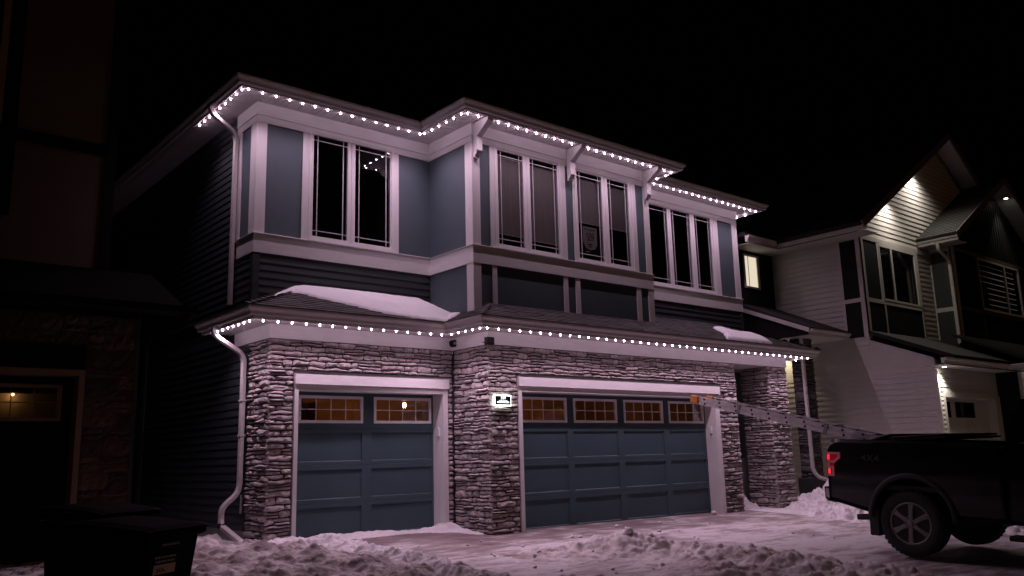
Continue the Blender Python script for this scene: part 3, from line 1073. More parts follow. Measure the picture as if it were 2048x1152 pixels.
# ================================================================== light strings
def light_string(name, label, runs, z, track_path, D):
    root = thing(name, (runs[0][0][0], runs[0][0][1], z), label, "string lights", "white lights along the eaves")
    part(sweep(track_path, [(D - 0.014, z + 0.014), (D + 0.014, z + 0.014), (D + 0.017, z + 0.026), (D - 0.017, z + 0.026)]), "light_track", 'gutter', root)
    dome = [(0.0135, 0.0), (0.0135, 0.009), (0.0, 0.0104), (-0.006, 0.0090), (-0.0105, 0.0050), (-0.012, 0.001)]
    beam = bpy.data.lights.new("led_beam", 'SPOT')
    beam.energy = LED_POWER
    beam.color = LED
    beam.spot_size = math.radians(130)
    beam.spot_blend = 1.0
    beam.shadow_soft_size = 0.015
    src = None
    rj = random.Random(3)
    for (a, b, n) in runs:
        for i in range(n):
            t = i / max(1, n - 1)
            x, y = a[0] + (b[0] - a[0]) * t, a[1] + (b[1] - a[1]) * t
            x += rj.uniform(-0.006, 0.006) if abs(b[0] - a[0]) > 0.1 else 0
            if src is None:
                ob = MB().lathe(dome, (0, 0, 0), 'z', 9).build("led_bulb", M['led'], None, smooth=True)
                src = ob.data
                ob.parent = root
                ob.location = Vector((x, y, z)) - ORG[root.name]
            else:
                ob = share(src, "led_bulb", root, (x, y, z))
            lo = bpy.data.objects.new("led_beam", beam)
            COL.objects.link(lo)
            lo.parent = ob
            lo.location = (0, 0, -0.020)
            dv = Vector((b[1] - a[1], a[0] - b[0], 0.0)).normalized() * 0.14
            dv.z = -1.0
            lo.rotation_euler = dv.to_track_quat('-Z', 'Y').to_euler()
    return root
ZL = 6.566
OB = 0.415
light_string("eave_light_string", "row of small white lights under the upper roof eave", [
    ((-OB, 2.06), (-OB, 0.33), 9), ((-0.335, YU0 - OB), (XU1 - OB - 0.06, YU0 - OB), 15), ((XU1 - OB, 0.205), (XU1 - OB, -0.85), 6),
    ((XU1 - OB + 0.08, YU1 - 0.36), (XU2 + 0.36, YU1 - 0.36), 25), ((XU2 + OB, -0.74), (XU2 + OB, -0.50), 2),
    ((8.18, YU2 - 0.375), (XU3 + 0.31, YU2 - 0.375), 18), ((XU3 + 0.38, 0.09), (XU3 + 0.38, 0.33), 2)], ZL, eave_path, 0.405)
ZL2 = 2.995
light_string("eave_light_string", "row of small white lights under the garage roof eave", [
    ((-0.42, 1.08), (-0.42, -0.25), 8), ((-0.27, -0.36), (XF1 - 0.52, -0.42), 15), ((XF1 - 0.44, -0.57), (XF1 - 0.44, -1.30), 5),
    ((XF1 - 0.35, YF1 - 0.43), (11.31 + 0.28, YF1 - 0.40), 42), ((11.31 + 0.40, -0.98), (11.31 + 0.40, -0.70), 2)], ZL2, lowe, 0.415)

# ================================================================== small things on the house
sg = thing("house_number_sign", (3.364, YF1 - 0.06, 1.952), "black backlit number plaque reading 509 on the stone pier", "house number")
part(B(3.212, 3.516, YF1 - 0.088, YF1 - 0.076, 1.882, 2.022), "plaque", 'black', sg)
halo = emit_mat("halo_led", (0.96, 1.0, 0.93), 7.0)
part(B(3.196, 3.532, YF1 - 0.074, YF1 - 0.052, 1.868, 2.036), "halo_light", halo, sg)
face = emit_mat("plaque_lettering", (0.97, 0.98, 1.0), 2.2)
text_on("number", "509", 0.068, face, sg, (3.364, YF1 - 0.0895, 1.987))
part(B(3.278, 3.450, YF1 - 0.090, YF1 - 0.0885, 1.945, 1.951), "lettering_line", face, sg)
part(B(3.245, 3.480, YF1 - 0.090, YF1 - 0.0885, 1.913, 1.933), "lettering_line", face, sg)

sc = thing("security_camera", (XF1 - 0.05, -0.06, 2.93), "round black camera at the inner corner of the frieze board", "camera")
part(MB().lathe([(-0.05, 0.060), (-0.062, 0.054), (-0.062, 0.030), (-0.045, 0.024), (0.0, 0.05), (0.02, 0.06)], (XF1 - 0.055, -0.075, 2.93), 'y', 20), "camera_ring", 'black', sc, smooth=True)
part(MB().lathe([(-0.052, 0.026), (-0.058, 0.014), (-0.06, 0.002)], (XF1 - 0.055, -0.075, 2.93), 'y', 14), "lens", 'grey', sc, smooth=True)
part(MB().tube([(XF1 - 0.055, -0.07, 2.88), (XF1 - 0.05, -0.05, 2.84), (XF1 - 0.05, -0.045, 2.76)], 0.006, 6), "cable", 'vinyl', sc)
fl = thing("flood_light_box", (3.12, YF1 - 0.08, 2.86), "black ribbed box fixed to the frieze corner above the pier", "fixture")
part(B(3.055, 3.19, YF1 - 0.12, YF1 - 0.031, 2.806, 2.922), "housing", 'black', fl, bevel=0.006)
for q in range(4):
    part(B(3.06, 3.185, YF1 - 0.128, YF1 - 0.119, 2.822 + q * 0.026, 2.832 + q * 0.026), "cooling_fin", 'black', fl)
part(B(3.0, 3.056, YF1 - 0.07, YF1 - 0.05, 2.835, 2.845), "bracket", 'black', fl)

ws = thing("window_poster", (5.92, YU1 + 0.05, 4.72), "printed window poster with the number 509 behind the glass", "poster")
M['paper'] = mat("grey_paper", (0.72, 0.70, 0.69), 0.8)
M['ink'] = mat("black_ink", (0.012, 0.012, 0.012), 0.7)
yp = YU1 + 0.022
part(B(5.735, 6.105, yp, yp + 0.003, 4.705, 5.225), "poster_sheet", 'ink', ws)
ol = [(5.738, 5.222), (6.102, 5.222), (6.102, 4.90), (6.04, 4.815), (5.92, 4.785), (5.81, 4.815), (5.738, 4.93)]
part(MB().prism(ol, 'y', yp - 0.002, yp - 0.0005), "pale_shield", 'paper', ws)
text_on("heading", "I'M TAKEN", 0.058, M['ink'], ws, (5.92, yp - 0.003, 5.168))
text_on("number", "509", 0.215, M['ink'], ws, (5.925, yp - 0.003, 5.02), sx=0.62)
for (a, b, z) in ((5.85, 5.98, 4.892), (5.87, 5.96, 4.852)):
    part(B(a, b, yp - 0.0035, yp - 0.0025, z - 0.010, z + 0.010), "small_print", 'ink', ws)
part(B(5.80, 5.90, yp - 0.0035, yp - 0.0005, 4.738, 4.762), "small_print", 'paper', ws)

# ================================================================== snow
def snow_field(name, x0, x1, y0, y1, n, hf, material, base=None, label=None, cat="snow", group=None, kind=None):
    """lumpy sheet; only the part that rises above the ground is kept"""
    nx = n
    ny = max(8, int(n * (y1 - y0) / (x1 - x0)))
    base = base or gz
    hs = {}
    m = MB()
    idx = {}
    for j in range(ny + 1):
        for i in range(nx + 1):
            x, y = x0 + (x1 - x0) * i / nx, y0 + (y1 - y0) * j / ny
            hs[i, j] = (x, y, hf(x, y))
    for j in range(ny):
        for i in range(nx):
            q = [(i, j), (i + 1, j), (i + 1, j + 1), (i, j + 1)]
            if max(hs[c][2] for c in q) <= 0.0:
                continue
            f = []
            for c in q:
                if c not in idx:
                    idx[c] = len(m.v)
                    x, y, h = hs[c]
                    m.v.append((x, y, base(x, y) + (h if h > 0 else -0.02)))
                f.append(idx[c])
            m.f.append(tuple(f))
    o = m.build(name, material, smooth=True, fix=False)
    return tag(o, label, cat, group, kind)

def fbm(x, y, s, o=5, seed=0.0, ridge=False):
    v, a, t = 0.0, 1.0, 0.0
    for k in range(o):
        q = noise.noise((x * s + seed, y * s - seed, seed * 1.7 + k))
        v += a * (abs(q) * 2 - 0.5 if ridge else q)
        t += a
        a *= 0.55
        s *= 2.05
    return v / t

def lumps(x, y, s, seed):
    """chunky clods: cells with rounded tops"""
    d, p = noise.voronoi((x * s + 0.3 * noise.noise((x * s * 2, y * s * 2, seed)), y * s, seed))
    return max(0.0, 1.0 - d[0] * 1.5)

def bump(x, y, cx, cy, rx, ry, ang=0.0):
    dx, dy = x - cx, y - cy
    c, s = math.cos(ang), math.sin(ang)
    u, v = (dx * c + dy * s) / rx, (-dx * s + dy * c) / ry
    return math.exp(-(u * u + v * v))

def seg(x, y, pts, r):
    """soft distance falloff from a polyline of (x,y,height)"""
    best = 0.0
    for i in range(len(pts) - 1):
        ax, ay, ah = pts[i]
        bx, by, bh = pts[i + 1]
        t = max(0, min(1, ((x - ax) * (bx - ax) + (y - ay) * (by - ay)) / ((bx - ax) ** 2 + (by - ay) ** 2)))
        d2 = (x - ax - t * (bx - ax)) ** 2 + (y - ay - t * (by - ay)) ** 2
        best = max(best, (ah + t * (bh - ah)) * math.exp(-d2 / (r * r)))
    return best

def h_left(x, y):
    if y > 0.06 and x > -0.02:
        return -1
    h = seg(x, y, [(-0.35, -0.30, 0.12), (0.15, -0.40, 0.17), (0.55, -0.95, 0.20), (0.60, -2.0, 0.20), (0.55, -3.2, 0.22), (0.35, -4.6, 0.22)], 0.30)
    k = min(1.0, max(0.0, h) * 8)
    h += (0.05 * fbm(x, y, 2.4, 4, 3.1) + 0.08 * fbm(x, y, 5.5, 5, 8.0, True) + 0.05 * (lumps(x, y, 5.0, 2.0) - 0.3)) * k
    return h - 0.045
snow_field("snow_bank", -0.9, 1.5, -5.6, 0.3, 150, h_left, M['snow'], label="shovelled snow bank along the left edge of the driveway", cat="snow bank")

def h_lawn(x, y):
    if y > -0.02 and x > -0.45:
        return -1
    h = 0.16 * bump(x, y, -0.55, -1.5, 0.9, 1.5) + 0.13 * bump(x, y, 0.0, -3.3, 0.7, 1.4) + 0.07 * bump(x, y, -2.0, -1.0, 1.3, 2.0) + 0.10 * bump(x, y, -0.9, 0.5, 0.5, 0.6)
    h += 0.07 * fbm(x, y, 1.3, 4, 33.0) + 0.075 * fbm(x * 0.6 + y * 0.4, y, 3.5, 6, 38.0, True) + 0.09 * (lumps(x, y, 3.0, 36.0) - 0.3) + 0.04 * fbm(x, y, 9.0, 4, 41.0, True)
    return h - 0.02
snow_field("lawn_snow", -3.4, 0.75, -6.2, 1.4, 230, h_lawn, M['lawnsnow'], label="grey trodden snow slope in front of the left stone pier", cat="snow")

def h_door(x, y):
    lim = 0.215 if x < 3.0 else -0.03
    if y > lim:
        return -1
    h = 0.085 * bump(x, y, 1.55, 0.05, 0.45, 0.16) + 0.060 * bump(x, y, 2.3, 0.1, 0.6, 0.16) + 0.12 * bump(x, y, 2.95, -0.05, 0.30, 0.20) + 0.10 * bump(x, y, 0.9, 0.1, 0.35, 0.22) + 0.06 * bump(x, y, 3.08, -0.45, 0.14, 0.4)
    return h + 0.03 * fbm(x, y, 7, 4, 5.0) + 0.012 * fbm(x, y, 22, 3, 1.0, True) - 0.025
snow_field("snow_drift", 0.44, 3.13, -0.9, 0.24, 150, h_door, M['snow'], label="thin snow drift along the foot of the single garage door", cat="snow drift")

def h_mid(x, y):
    h = seg(x, y, [(2.2, -2.7, 0.05), (3.05, -2.9, 0.12), (3.55, -3.3, 0.27), (4.0, -3.75, 0.16), (4.1, -4.5, 0.15), (4.0, -5.4, 0.17), (4.3, -6.6, 0.13)], 0.42)
    h += 0.03 * bump(x, y, 3.45, -3.35, 0.22, 0.2) + 0.10 * bump(x, y, 3.3, -5.0, 0.9, 0.8) + 0.06 * bump(x, y, 2.4, -3.4, 0.9, 0.5)
    k = min(1.0, max(0.0, h) * 8)
    h += (0.07 * fbm(x, y, 2.4, 4, 9.1) + 0.10 * fbm(x, y, 5.0, 6, 4.0, True) + 0.05 * (lumps(x, y, 3.7, 6.0) - 0.32)) * k
    return h - 0.035
snow_field("snow_pile", 1.2, 5.4, -7.4, -2.1, 210, h_mid, M['dirtysnow'], label="lumpy heap of shovelled snow in the middle of the driveway", cat="snow pile")

def h_fore(x, y):
    h = seg(x, y, [(-1.6, -5.3, 0.27), (-0.4, -5.0, 0.23), (0.7, -5.05, 0.21), (1.6, -5.35, 0.14), (2.4, -5.7, 0.20), (3.2, -6.6, 0.16)], 0.30)
    k = min(1.0, max(0.0, h) * 7)
    h += (0.06 * fbm(x, y, 2.4, 4, 19.1) + 0.11 * fbm(x, y, 5.0, 6, 14.0, True) + 0.06 * (lumps(x, y, 3.6, 16.0) - 0.32)) * k
    return h - 0.04
snow_field("snow_windrow", -2.4, 3.9, -7.4, -4.2, 210, h_fore, M['dirtysnow'], label="dark dirty ploughed snow ridge along the bottom edge of the picture", cat="snow ridge")

def h_right(x, y):
    if x < 11.36 and x > 9.4 and y > -0.98 and not (9.55 < x < 10.6):
        return -1
    h = 0.58 * bump(x, y, 11.9, -1.6, 0.95, 0.7) + 0.20 * bump(x, y, 10.5, -2.6, 0.8, 0.6) + 0.22 * bump(x, y, 10.0, -3.6, 0.6, 1.0) + 0.20 * bump(x, y, 10.2, -6.0, 0.6, 2.5) + 0.24 * bump(x, y, 10.1, -0.35, 0.5, 0.4) + 0.2 * bump(x, y, 12.6, -4.5, 1.2, 2.2)
    k = min(1.0, max(0.0, h) * 6)
    h += (0.10 * fbm(x, y, 1.8, 4, 29.1) + 0.24 * fbm(x, y, 3.6, 6, 24.0, True) + 0.10 * (lumps(x, y, 3.2, 26.0) - 0.32)) * k
    return h - 0.07
snow_field("snow_bank", 9.0, 13.9, -8.5, 0.02, 250, h_right, M['snow'], label="tall clean snow bank beside the stone column behind the truck", cat="snow bank")

# small clods scattered on the drive
rc = random.Random(8)
clod = None
for q in range(46):
    x, y = rc.uniform(1.2, 8.6), rc.uniform(-4.6, -1.1)
    if q < 3:
        x, y = ((8.45, -0.98), (3.5, -3.38), (5.2, -1.9))[q]
    r = rc.uniform(0.012, 0.035) if q > 1 else 0.06
    zz = gz(x, y) + (max(0, h_mid(x, y)) if 1.2 < x < 5.4 and y < -2.1 else 0) + r * 0.35
    m = MB()
    rings = []
    for a in range(5):
        ph = -math.pi / 2 + math.pi * a / 4
        ring = []
        for b in range(8):
            th = 2 * math.pi * b / 8
            rr = r * (0.75 + 0.5 * rc.random())
            ring.append((x + rr * max(0.05, math.cos(ph)) * math.cos(th), y + rr * max(0.05, math.cos(ph)) * math.sin(th), zz + rr * 0.75 * math.sin(ph)))
        rings.append(ring)
    m.loft(rings)
    if q == 0:
        clod = MB()
    k0 = len(clod.v)
    clod.v += m.v
    clod.f += [tuple(i + k0 for i in f) for f in m.f]
tag(clod.build("snow_crumbs", M['snow'], smooth=True), "scattered white snow crumbs lying on the driveway", "snow", kind="stuff")

# snow left on the skirt roof
def roof_z(x, y):
    zl = ZG + SL * min(x + OV, y + OV)
    zc = ZG + SL * min(x - (XF1 - OV), y - (YF1 - OV), 11.31 + OV - x)
    return max(zl, zc) + 0.012

def inside(x, y, poly):
    """signed distance to an outline, positive inside"""
    c = False
    best = 1e9
    n = len(poly)
    for i in range(n):
        (ax, ay), (bx, by) = poly[i], poly[(i + 1) % n]
        if (ay > y) != (by > y) and x < (bx - ax) * (y - ay) / (by - ay) + ax:
            c = not c
        t = max(0, min(1, ((x - ax) * (bx - ax) + (y - ay) * (by - ay)) / ((bx - ax) ** 2 + (by - ay) ** 2 + 1e-12)))
        best = min(best, math.hypot(x - ax - t * (bx - ax), y - ay - t * (by - ay)))
    return best if c else -best
sp1 = [(0.05, 0.02), (0.30, 0.33), (0.62, 0.47), (0.72, 0.40), (0.93, 0.20), (1.30, -0.06), (1.62, -0.36), (2.0, -0.46), (2.62, -0.53), (2.98, -0.36), (3.16, -0.20), (3.16, 0.9), (0.72, 0.9), (0.2, 0.35)]
def h_roof1(x, y):
    if y > YU0 - 0.006:
        return -1
    d = inside(x, y, sp1) + 0.03 * fbm(x, y, 5, 3, 2.0)
    if d <= 0:
        return -1
    return 0.012 + (0.115 + 0.03 * fbm(x, y, 1.2, 3, 7.0)) * min(1.0, (d / 0.40)) ** 0.75
snow_field("roof_snow", -0.1, 3.17, -0.6, YU0 - 0.004, 190, h_roof1, M['roofsnow'], roof_z, "smooth snow slab on the roof above the single garage door", "snow")
sp2 = [(8.65, -1.44), (9.1, -1.04), (9.25, -0.95), (9.5, -0.52), (9.62, -0.42), (9.9, -0.36), (9.95, -0.56), (10.1, -0.66), (10.4, -0.60), (10.62, -0.62), (10.6, -1.0), (10.2, -1.42), (9.4, -1.47)]
def h_roof2(x, y):
    d = inside(x, y, sp2) + 0.035 * fbm(x, y, 6, 3, 12.0)
    if d <= 0:
        return -1
    return 0.055 * min(1.0, (d / 0.08)) ** 0.5
snow_field("roof_snow", 8.5, 10.8, -1.5, -0.3, 120, h_roof2, M['roofsnow'], roof_z, "small melting snow patch at the right end of the garage roof", "snow")

# ================================================================== pickup truck
M['paint'] = mat("black_car_paint", (0.004, 0.004, 0.0045), 0.26, coat=0.15, spec=0.4)
M['tyre'] = worn("tyre_rubber", (0.016, 0.016, 0.016), (0.026, 0.024, 0.023), 0.85, 8, bump=0.3)
M['rim'] = mat("grey_alloy", (0.22, 0.205, 0.205), 0.45, 0.4)
M['chrome'] = mat("dull_chrome", (0.45, 0.43, 0.44), 0.25, 0.9)
M['redlens'] = mat("red_lens", (0.30, 0.004, 0.010), 0.15, emit=(1.0, 0.015, 0.03), estr=0.10)
M['redlit'] = mat("red_lamp", (0.5, 0.01, 0.02), 0.2, emit=(1.0, 0.05, 0.08), estr=0.8)
M['clearlens'] = mat("pale_lens", (0.62, 0.50, 0.52), 0.25)
M['carglass'] = mat("tinted_glass", (0.004, 0.004, 0.005), 0.04)
M['dull'] = mat("dull_black_trim", (0.014, 0.013, 0.013), 0.6)
T = thing("pickup_truck", (5.80, -5.985, -0.262), "black pickup truck parked tail towards the garage with a ladder in its bed", "truck", rot=(math.atan(0.045), 0, 0), local=True)
W = 2.0

def arc(cy, cz, r, a0, a1, n):
    return [(cy + r * math.cos(math.radians(a0 + (a1 - a0) * i / n)), cz + r * math.sin(math.radians(a0 + (a1 - a0) * i / n))) for i in range(n + 1)]

def side_skin(low, top, ys, xa, inward, th=0.07):
    """body side as a smooth sheet: low(y) and top(y) bound it, it bulges at mid height and leans in above and below"""
    m = MB()
    nz_ = 14
    def xx(z):
        t = max(0.0, (z - 0.98) / 0.46)
        u = max(0.0, (0.80 - z) / 0.32)
        return xa + inward * (0.030 * t * t + 0.030 * u * u - 0.004 * math.exp(-((z - 1.0) / 0.05) ** 2))
    n = nz_ + 1
    for y in ys:
        a, b = low(y), top(y)
        for k in range(n):
            z = a + (b - a) * k / nz_
            m.v.append((xx(z), y, z))
    cols = len(ys)
    for i in range(cols - 1):
        for k in range(nz_):
            q = (i * n + k, (i + 1) * n + k, (i + 1) * n + k + 1, i * n + k + 1)
            m.f.append(q)
    # returned edges along the top, the bottom and both ends
    def lip(idx):
        k0 = len(m.v)
        for q in idx:
            x, y, z = m.v[q]
            m.v.append((x + inward * th, y, z))
        for q in range(len(idx) - 1):
            m.f.append((idx[q], idx[q + 1], k0 + q + 1, k0 + q))
    lip([i * n for i in range(cols)])
    lip([i * n + nz_ for i in range(cols)])
    lip([k for k in range(n)])
    lip([(cols - 1) * n + k for k in range(n)])
    return m

def arch_low(cy, base):
    return lambda y: (0.47 + math.sqrt(max(0.0, 0.25 - (y - cy) ** 2))) if abs(y - cy) < 0.4995 else base(y)

def densify(pts, s=0.12):
    out = []
    for i in range(len(pts)):
        a, b = Vector(pts[i]), Vector(pts[(i + 1) % len(pts)])
        k = max(1, int((b - a).length / s))
        out += [tuple(a + (b - a) * q / k) for q in range(k)]
    return out

def dense(y0, y1, marks=()):
    v = lin(y0, y1, 46)
    for c in marks:
        v += [c - 0.4996, c - 0.4994, c + 0.4994, c + 0.4996] + [c + 0.4994 * math.cos(math.pi * q / 22) for q in range(1, 22)]
    return sorted(set(round(q, 4) for q in v if y0 <= q <= y1))

def bed_top(y):
    return 1.405 + 0.016 * (y + 1.135) - (0.0 if y < 0.95 else 0.55 * (y - 0.95) if y < 1.03 else 0.044 + 2.6 * (y - 1.03))
for xs, inw in ((0.0, 1), (W, -1)):
    part(side_skin(arch_low(-0.03, lambda y: 0.50 + 0.23 * max(0.0, y - 0.5)), bed_top, dense(-1.135, 1.075, (-0.03,)), xs, inw), "bed_side", 'paint', T, smooth=True, fix=False)
    part(side_skin(lambda y: 0.49, lambda y: 1.425 + 0.03 * (y + 1.2), dense(-3.30, -1.155), xs, inw), "cab_side", 'paint', T, smooth=True, fix=False)
    part(side_skin(arch_low(-3.68, lambda y: 0.52), lambda y: 1.36 + 0.07 * (y + 3.31) - max(0.0, -4.4 - y) * 0.5, dense(-4.62, -3.31, (-3.68,)), xs, inw), "front_fender", 'paint', T, smooth=True, fix=False)
    # dark wheel housings
    for cy in (-0.03, -3.68):
        xw = [xs + inw * 0.06, xs + inw * 0.50]
        rings = [[(x, cy + 0.505 * math.cos(math.radians(a)), 0.47 + 0.505 * math.sin(math.radians(a))) for a in range(-20, 201, 10)] for x in xw]
        wh = MB().loft(rings, cap=False, closed=False)
        wh.poly([(xw[1], cy + 0.505 * math.cos(math.radians(a)), 0.47 + 0.505 * math.sin(math.radians(a))) for a in range(-20, 201, 10)])
        part(wh, "wheel_housing", 'dull', T, fix=False)
    # cab pillars and glass
    up = xs + inw * 0.05
    px = lambda z: xs + inw * (0.03 + 0.20 * (z - 1.40) / 0.55)
    def pillar(y0, y1, y2, y3, nm="cab_pillar", mt='paint', th=0.03):
        m = MB()
        a = [(px(1.39), y0, 1.39), (px(1.39), y1, 1.39), (px(1.93), y3, 1.93), (px(1.93), y2, 1.93)]
        b = [(x + inw * th, y, z) for x, y, z in a]
        m.loft([a, b])
        part(m, nm, mt, T)
    pillar(-1.16, -1.42, -1.30, -1.50)
    pillar(-2.18, -2.30, -2.14, -2.24)
    pillar(-3.18, -3.30, -2.55, -2.66)
    pillar(-1.425, -2.178, -1.502, -2.138, "side_window", 'carglass', 0.02)
    pillar(-2.302, -3.178, -2.242, -2.552, "side_window", 'carglass', 0.02)
    part(MB().box(xs + (0 if inw > 0 else -0.012), xs + (0.012 if inw > 0 else 0), -3.1, -1.34, 1.415, 1.432), "window_trim", 'chrome', T)
    for y0 in (-1.50, -2.42):
        part(B(min(xs - inw * 0.025, xs), max(xs - inw * 0.025, xs), y0 - 0.16, y0, 1.16, 1.19), "door_handle", 'dull', T)
    # wheel arch lip
    for cy in (-0.03, -3.68):
        rings = []
        for q in range(17):
            a = math.radians(-2 + 184 * q / 16)
            c, s = math.cos(a), math.sin(a)
            rings.append([(xs - inw * (-0.01), cy + 0.485 * c, 0.47 + 0.485 * s), (xs - inw * 0.022, cy + 0.50 * c, 0.47 + 0.50 * s), (xs - inw * 0.020, cy + 0.545 * c, 0.47 + 0.545 * s), (xs + inw * 0.012, cy + 0.575 * c, 0.47 + 0.575 * s)])
        part(MB().loft(rings, cap=True), "arch_flare", 'dull', T, smooth=True)
    # running board
    part(B(min(xs - inw * 0.04, xs + inw * 0.16), max(xs - inw * 0.04, xs + inw * 0.16), -3.0, -1.15, 0.315, 0.375), "running_board", 'dull', T, bevel=0.012)
    # mud flap
    part(B(min(xs + inw * 0.01, xs + inw * 0.30), max(xs + inw * 0.01, xs + inw * 0.30), 0.40, 0.535, 0.22, 0.56), "mud_flap", 'dull', T, bevel=0.012)
    # tail lamp: red body, pale C-shaped bar, two lit chambers
    lx0, lx1 = (xs - 0.006, xs + 0.09) if inw > 0 else (xs - 0.09, xs + 0.006)
    lamp = part(MB().prism([(1.086, 1.262), (0.885, 1.265), (0.885, 1.185), (0.965, 1.12), (0.985, 1.09), (0.975, 1.075), (0.975, 0.945), (1.083, 0.945)], 'x', lx0, lx1), "tail_lamp", 'redlens', T)
    bx0, bx1 = (xs - 0.012, xs - 0.0065) if inw > 0 else (xs + 0.0065, xs + 0.012)
    def bar(pts, w=0.012):
        m = MB()
        for i in range(len(pts) - 1):
            (y0, z0), (y1, z1) = pts[i], pts[i + 1]
            L = math.hypot(y1 - y0, z1 - z0)
            ny, nz2 = -(z1 - z0) / L * w, (y1 - y0) / L * w
            ey, ez = (y1 - y0) / L * w * 0.8, (z1 - z0) / L * w * 0.8
            m.prism([(y0 - ey + ny, z0 - ez + nz2), (y0 - ey - ny, z0 - ez - nz2), (y1 + ey - ny, z1 + ez - nz2), (y1 + ey + ny, z1 + ez + nz2)], 'x', bx0 - 0.0004 * i, bx1 + 0.0004 * i)
        return m
    part(bar([(1.06, 1.25), (0.902, 1.25), (0.902, 1.195), (0.975, 1.138), (1.05, 1.138), (1.055, 1.062), (0.992, 1.062), (0.992, 0.958), (1.05, 0.958)]), "lamp_bar", 'clearlens', lamp)
    part(B(bx0, bx1, 1.035, 1.068, 1.16, 1.235), "lamp_chamber", 'redlit', lamp)
    part(B(bx0, bx1, 1.03, 1.062, 0.975, 1.045), "lamp_chamber", 'redlit', lamp)
    # bumper end
    bxa, bxb = (xs + 0.03, xs + 0.5) if inw > 0 else (xs - 0.5, xs - 0.03)
# rear: tailgate, bumper, bed floor and bulkhead, exhaust
part(B(0.09, W - 0.09, 1.02, 1.07, 0.86, 1.42), "tailgate", 'paint', T, bevel=0.012)
bp_ = MB()
bp_.loft([[(x, 1.16 - 0.05 * abs(x - 1.0) ** 3, 0.62), (x, 1.16 - 0.05 * abs(x - 1.0) ** 3, 0.80), (x, 1.03, 0.83), (x, 1.0, 0.62)] for x in lin(0.06, 1.94, 9)])
part(bp_, "rear_bumper", 'dull', T)
for xs, inw in ((0.02, 1), (1.98, -1)):
    m = MB().prism([(1.145, 0.65), (1.15, 0.80), (1.02, 0.815), (0.985, 0.60), (1.10, 0.61)], 'x', min(xs, xs + inw * 0.05), max(xs, xs + inw * 0.05))
    b_ = part(m, "bumper_corner", 'dull', T)
    part(MB().prism([(1.128, 0.665), (1.134, 0.775), (1.055, 0.775), (1.035, 0.645)], 'x', min(xs - inw * 0.004, xs), max(xs - inw * 0.004, xs)), "bumper_face", 'chrome', b_)
part(B(0.075, W - 0.075, -1.12, 1.02, 0.80, 0.86), "bed_floor", 'dull', T)
part(B(0.075, W - 0.075, -1.14, -1.09, 0.80, 1.40), "bed_bulkhead", 'paint', T)
part(MB().tube([(0.20, 0.35, 0.455), (0.10, 0.74, 0.425)], 0.040, 10), "exhaust_pipe", 'dull', T, smooth=True)
part(B(0.35, 0.45, -4.3, 0.62, 0.52, 0.66), "chassis_rail", 'dull', T)
part(B(W - 0.45, W - 0.35, -4.3, 0.62, 0.52, 0.66), "chassis_rail", 'dull', T)
part(MB().tube([(0.2, -0.03, 0.40), (W - 0.2, -0.03, 0.40)], 0.06, 8), "rear_axle", 'dull', T)
# cab top, screens, bonnet
part(MB().loft([[(0.21, y, z), (W / 2, y, z + 0.035), (W - 0.21, y, z), (W - 0.21, y, z - 0.03), (0.21, y, z - 0.03)] for y, z in ((-1.30, 1.925), (-1.9, 1.945), (-2.66, 1.925))]), "cab_roof", 'paint', T)
part(MB().poly([(0.09, -1.17, 1.40), (W - 0.09, -1.17, 1.40), (W - 0.24, -1.31, 1.91), (0.24, -1.31, 1.91)]), "rear_window", 'carglass', T, fix=False)
part(MB().poly([(0.09, -3.28, 1.36), (W - 0.09, -3.28, 1.36), (W - 0.24, -2.65, 1.91), (0.24, -2.65, 1.91)]), "windscreen", 'carglass', T, fix=False)
part(B(0.05, W - 0.05, -1.20, -1.16, 0.5, 1.42), "cab_back", 'paint', T)
part(MB().loft([[(0.06, y, z), (W / 2, y, z + 0.05), (W - 0.06, y, z), (W - 0.06, y, z - 0.06), (0.06, y, z - 0.06)] for y, z in ((-3.28, 1.37), (-4.2, 1.31), (-4.6, 1.22))]), "bonnet", 'paint', T)
part(B(0.06, W - 0.06, -4.66, -4.60, 0.75, 1.22), "grille", 'dull', T)
part(B(0.02, W - 0.02, -4.74, -4.60, 0.50, 0.76), "front_bumper", 'chrome', T, bevel=0.03)
part(MB().prism([(-2.98, 1.44), (-3.16, 1.42), (-3.15, 1.62), (-3.0, 1.64)], 'x', -0.26, -0.06), "door_mirror", 'dull', T, bevel=0.02)
part(MB().prism([(-2.98, 1.44), (-3.16, 1.42), (-3.15, 1.62), (-3.0, 1.64)], 'x', W + 0.06, W + 0.26), "door_mirror", 'dull', T, bevel=0.02)

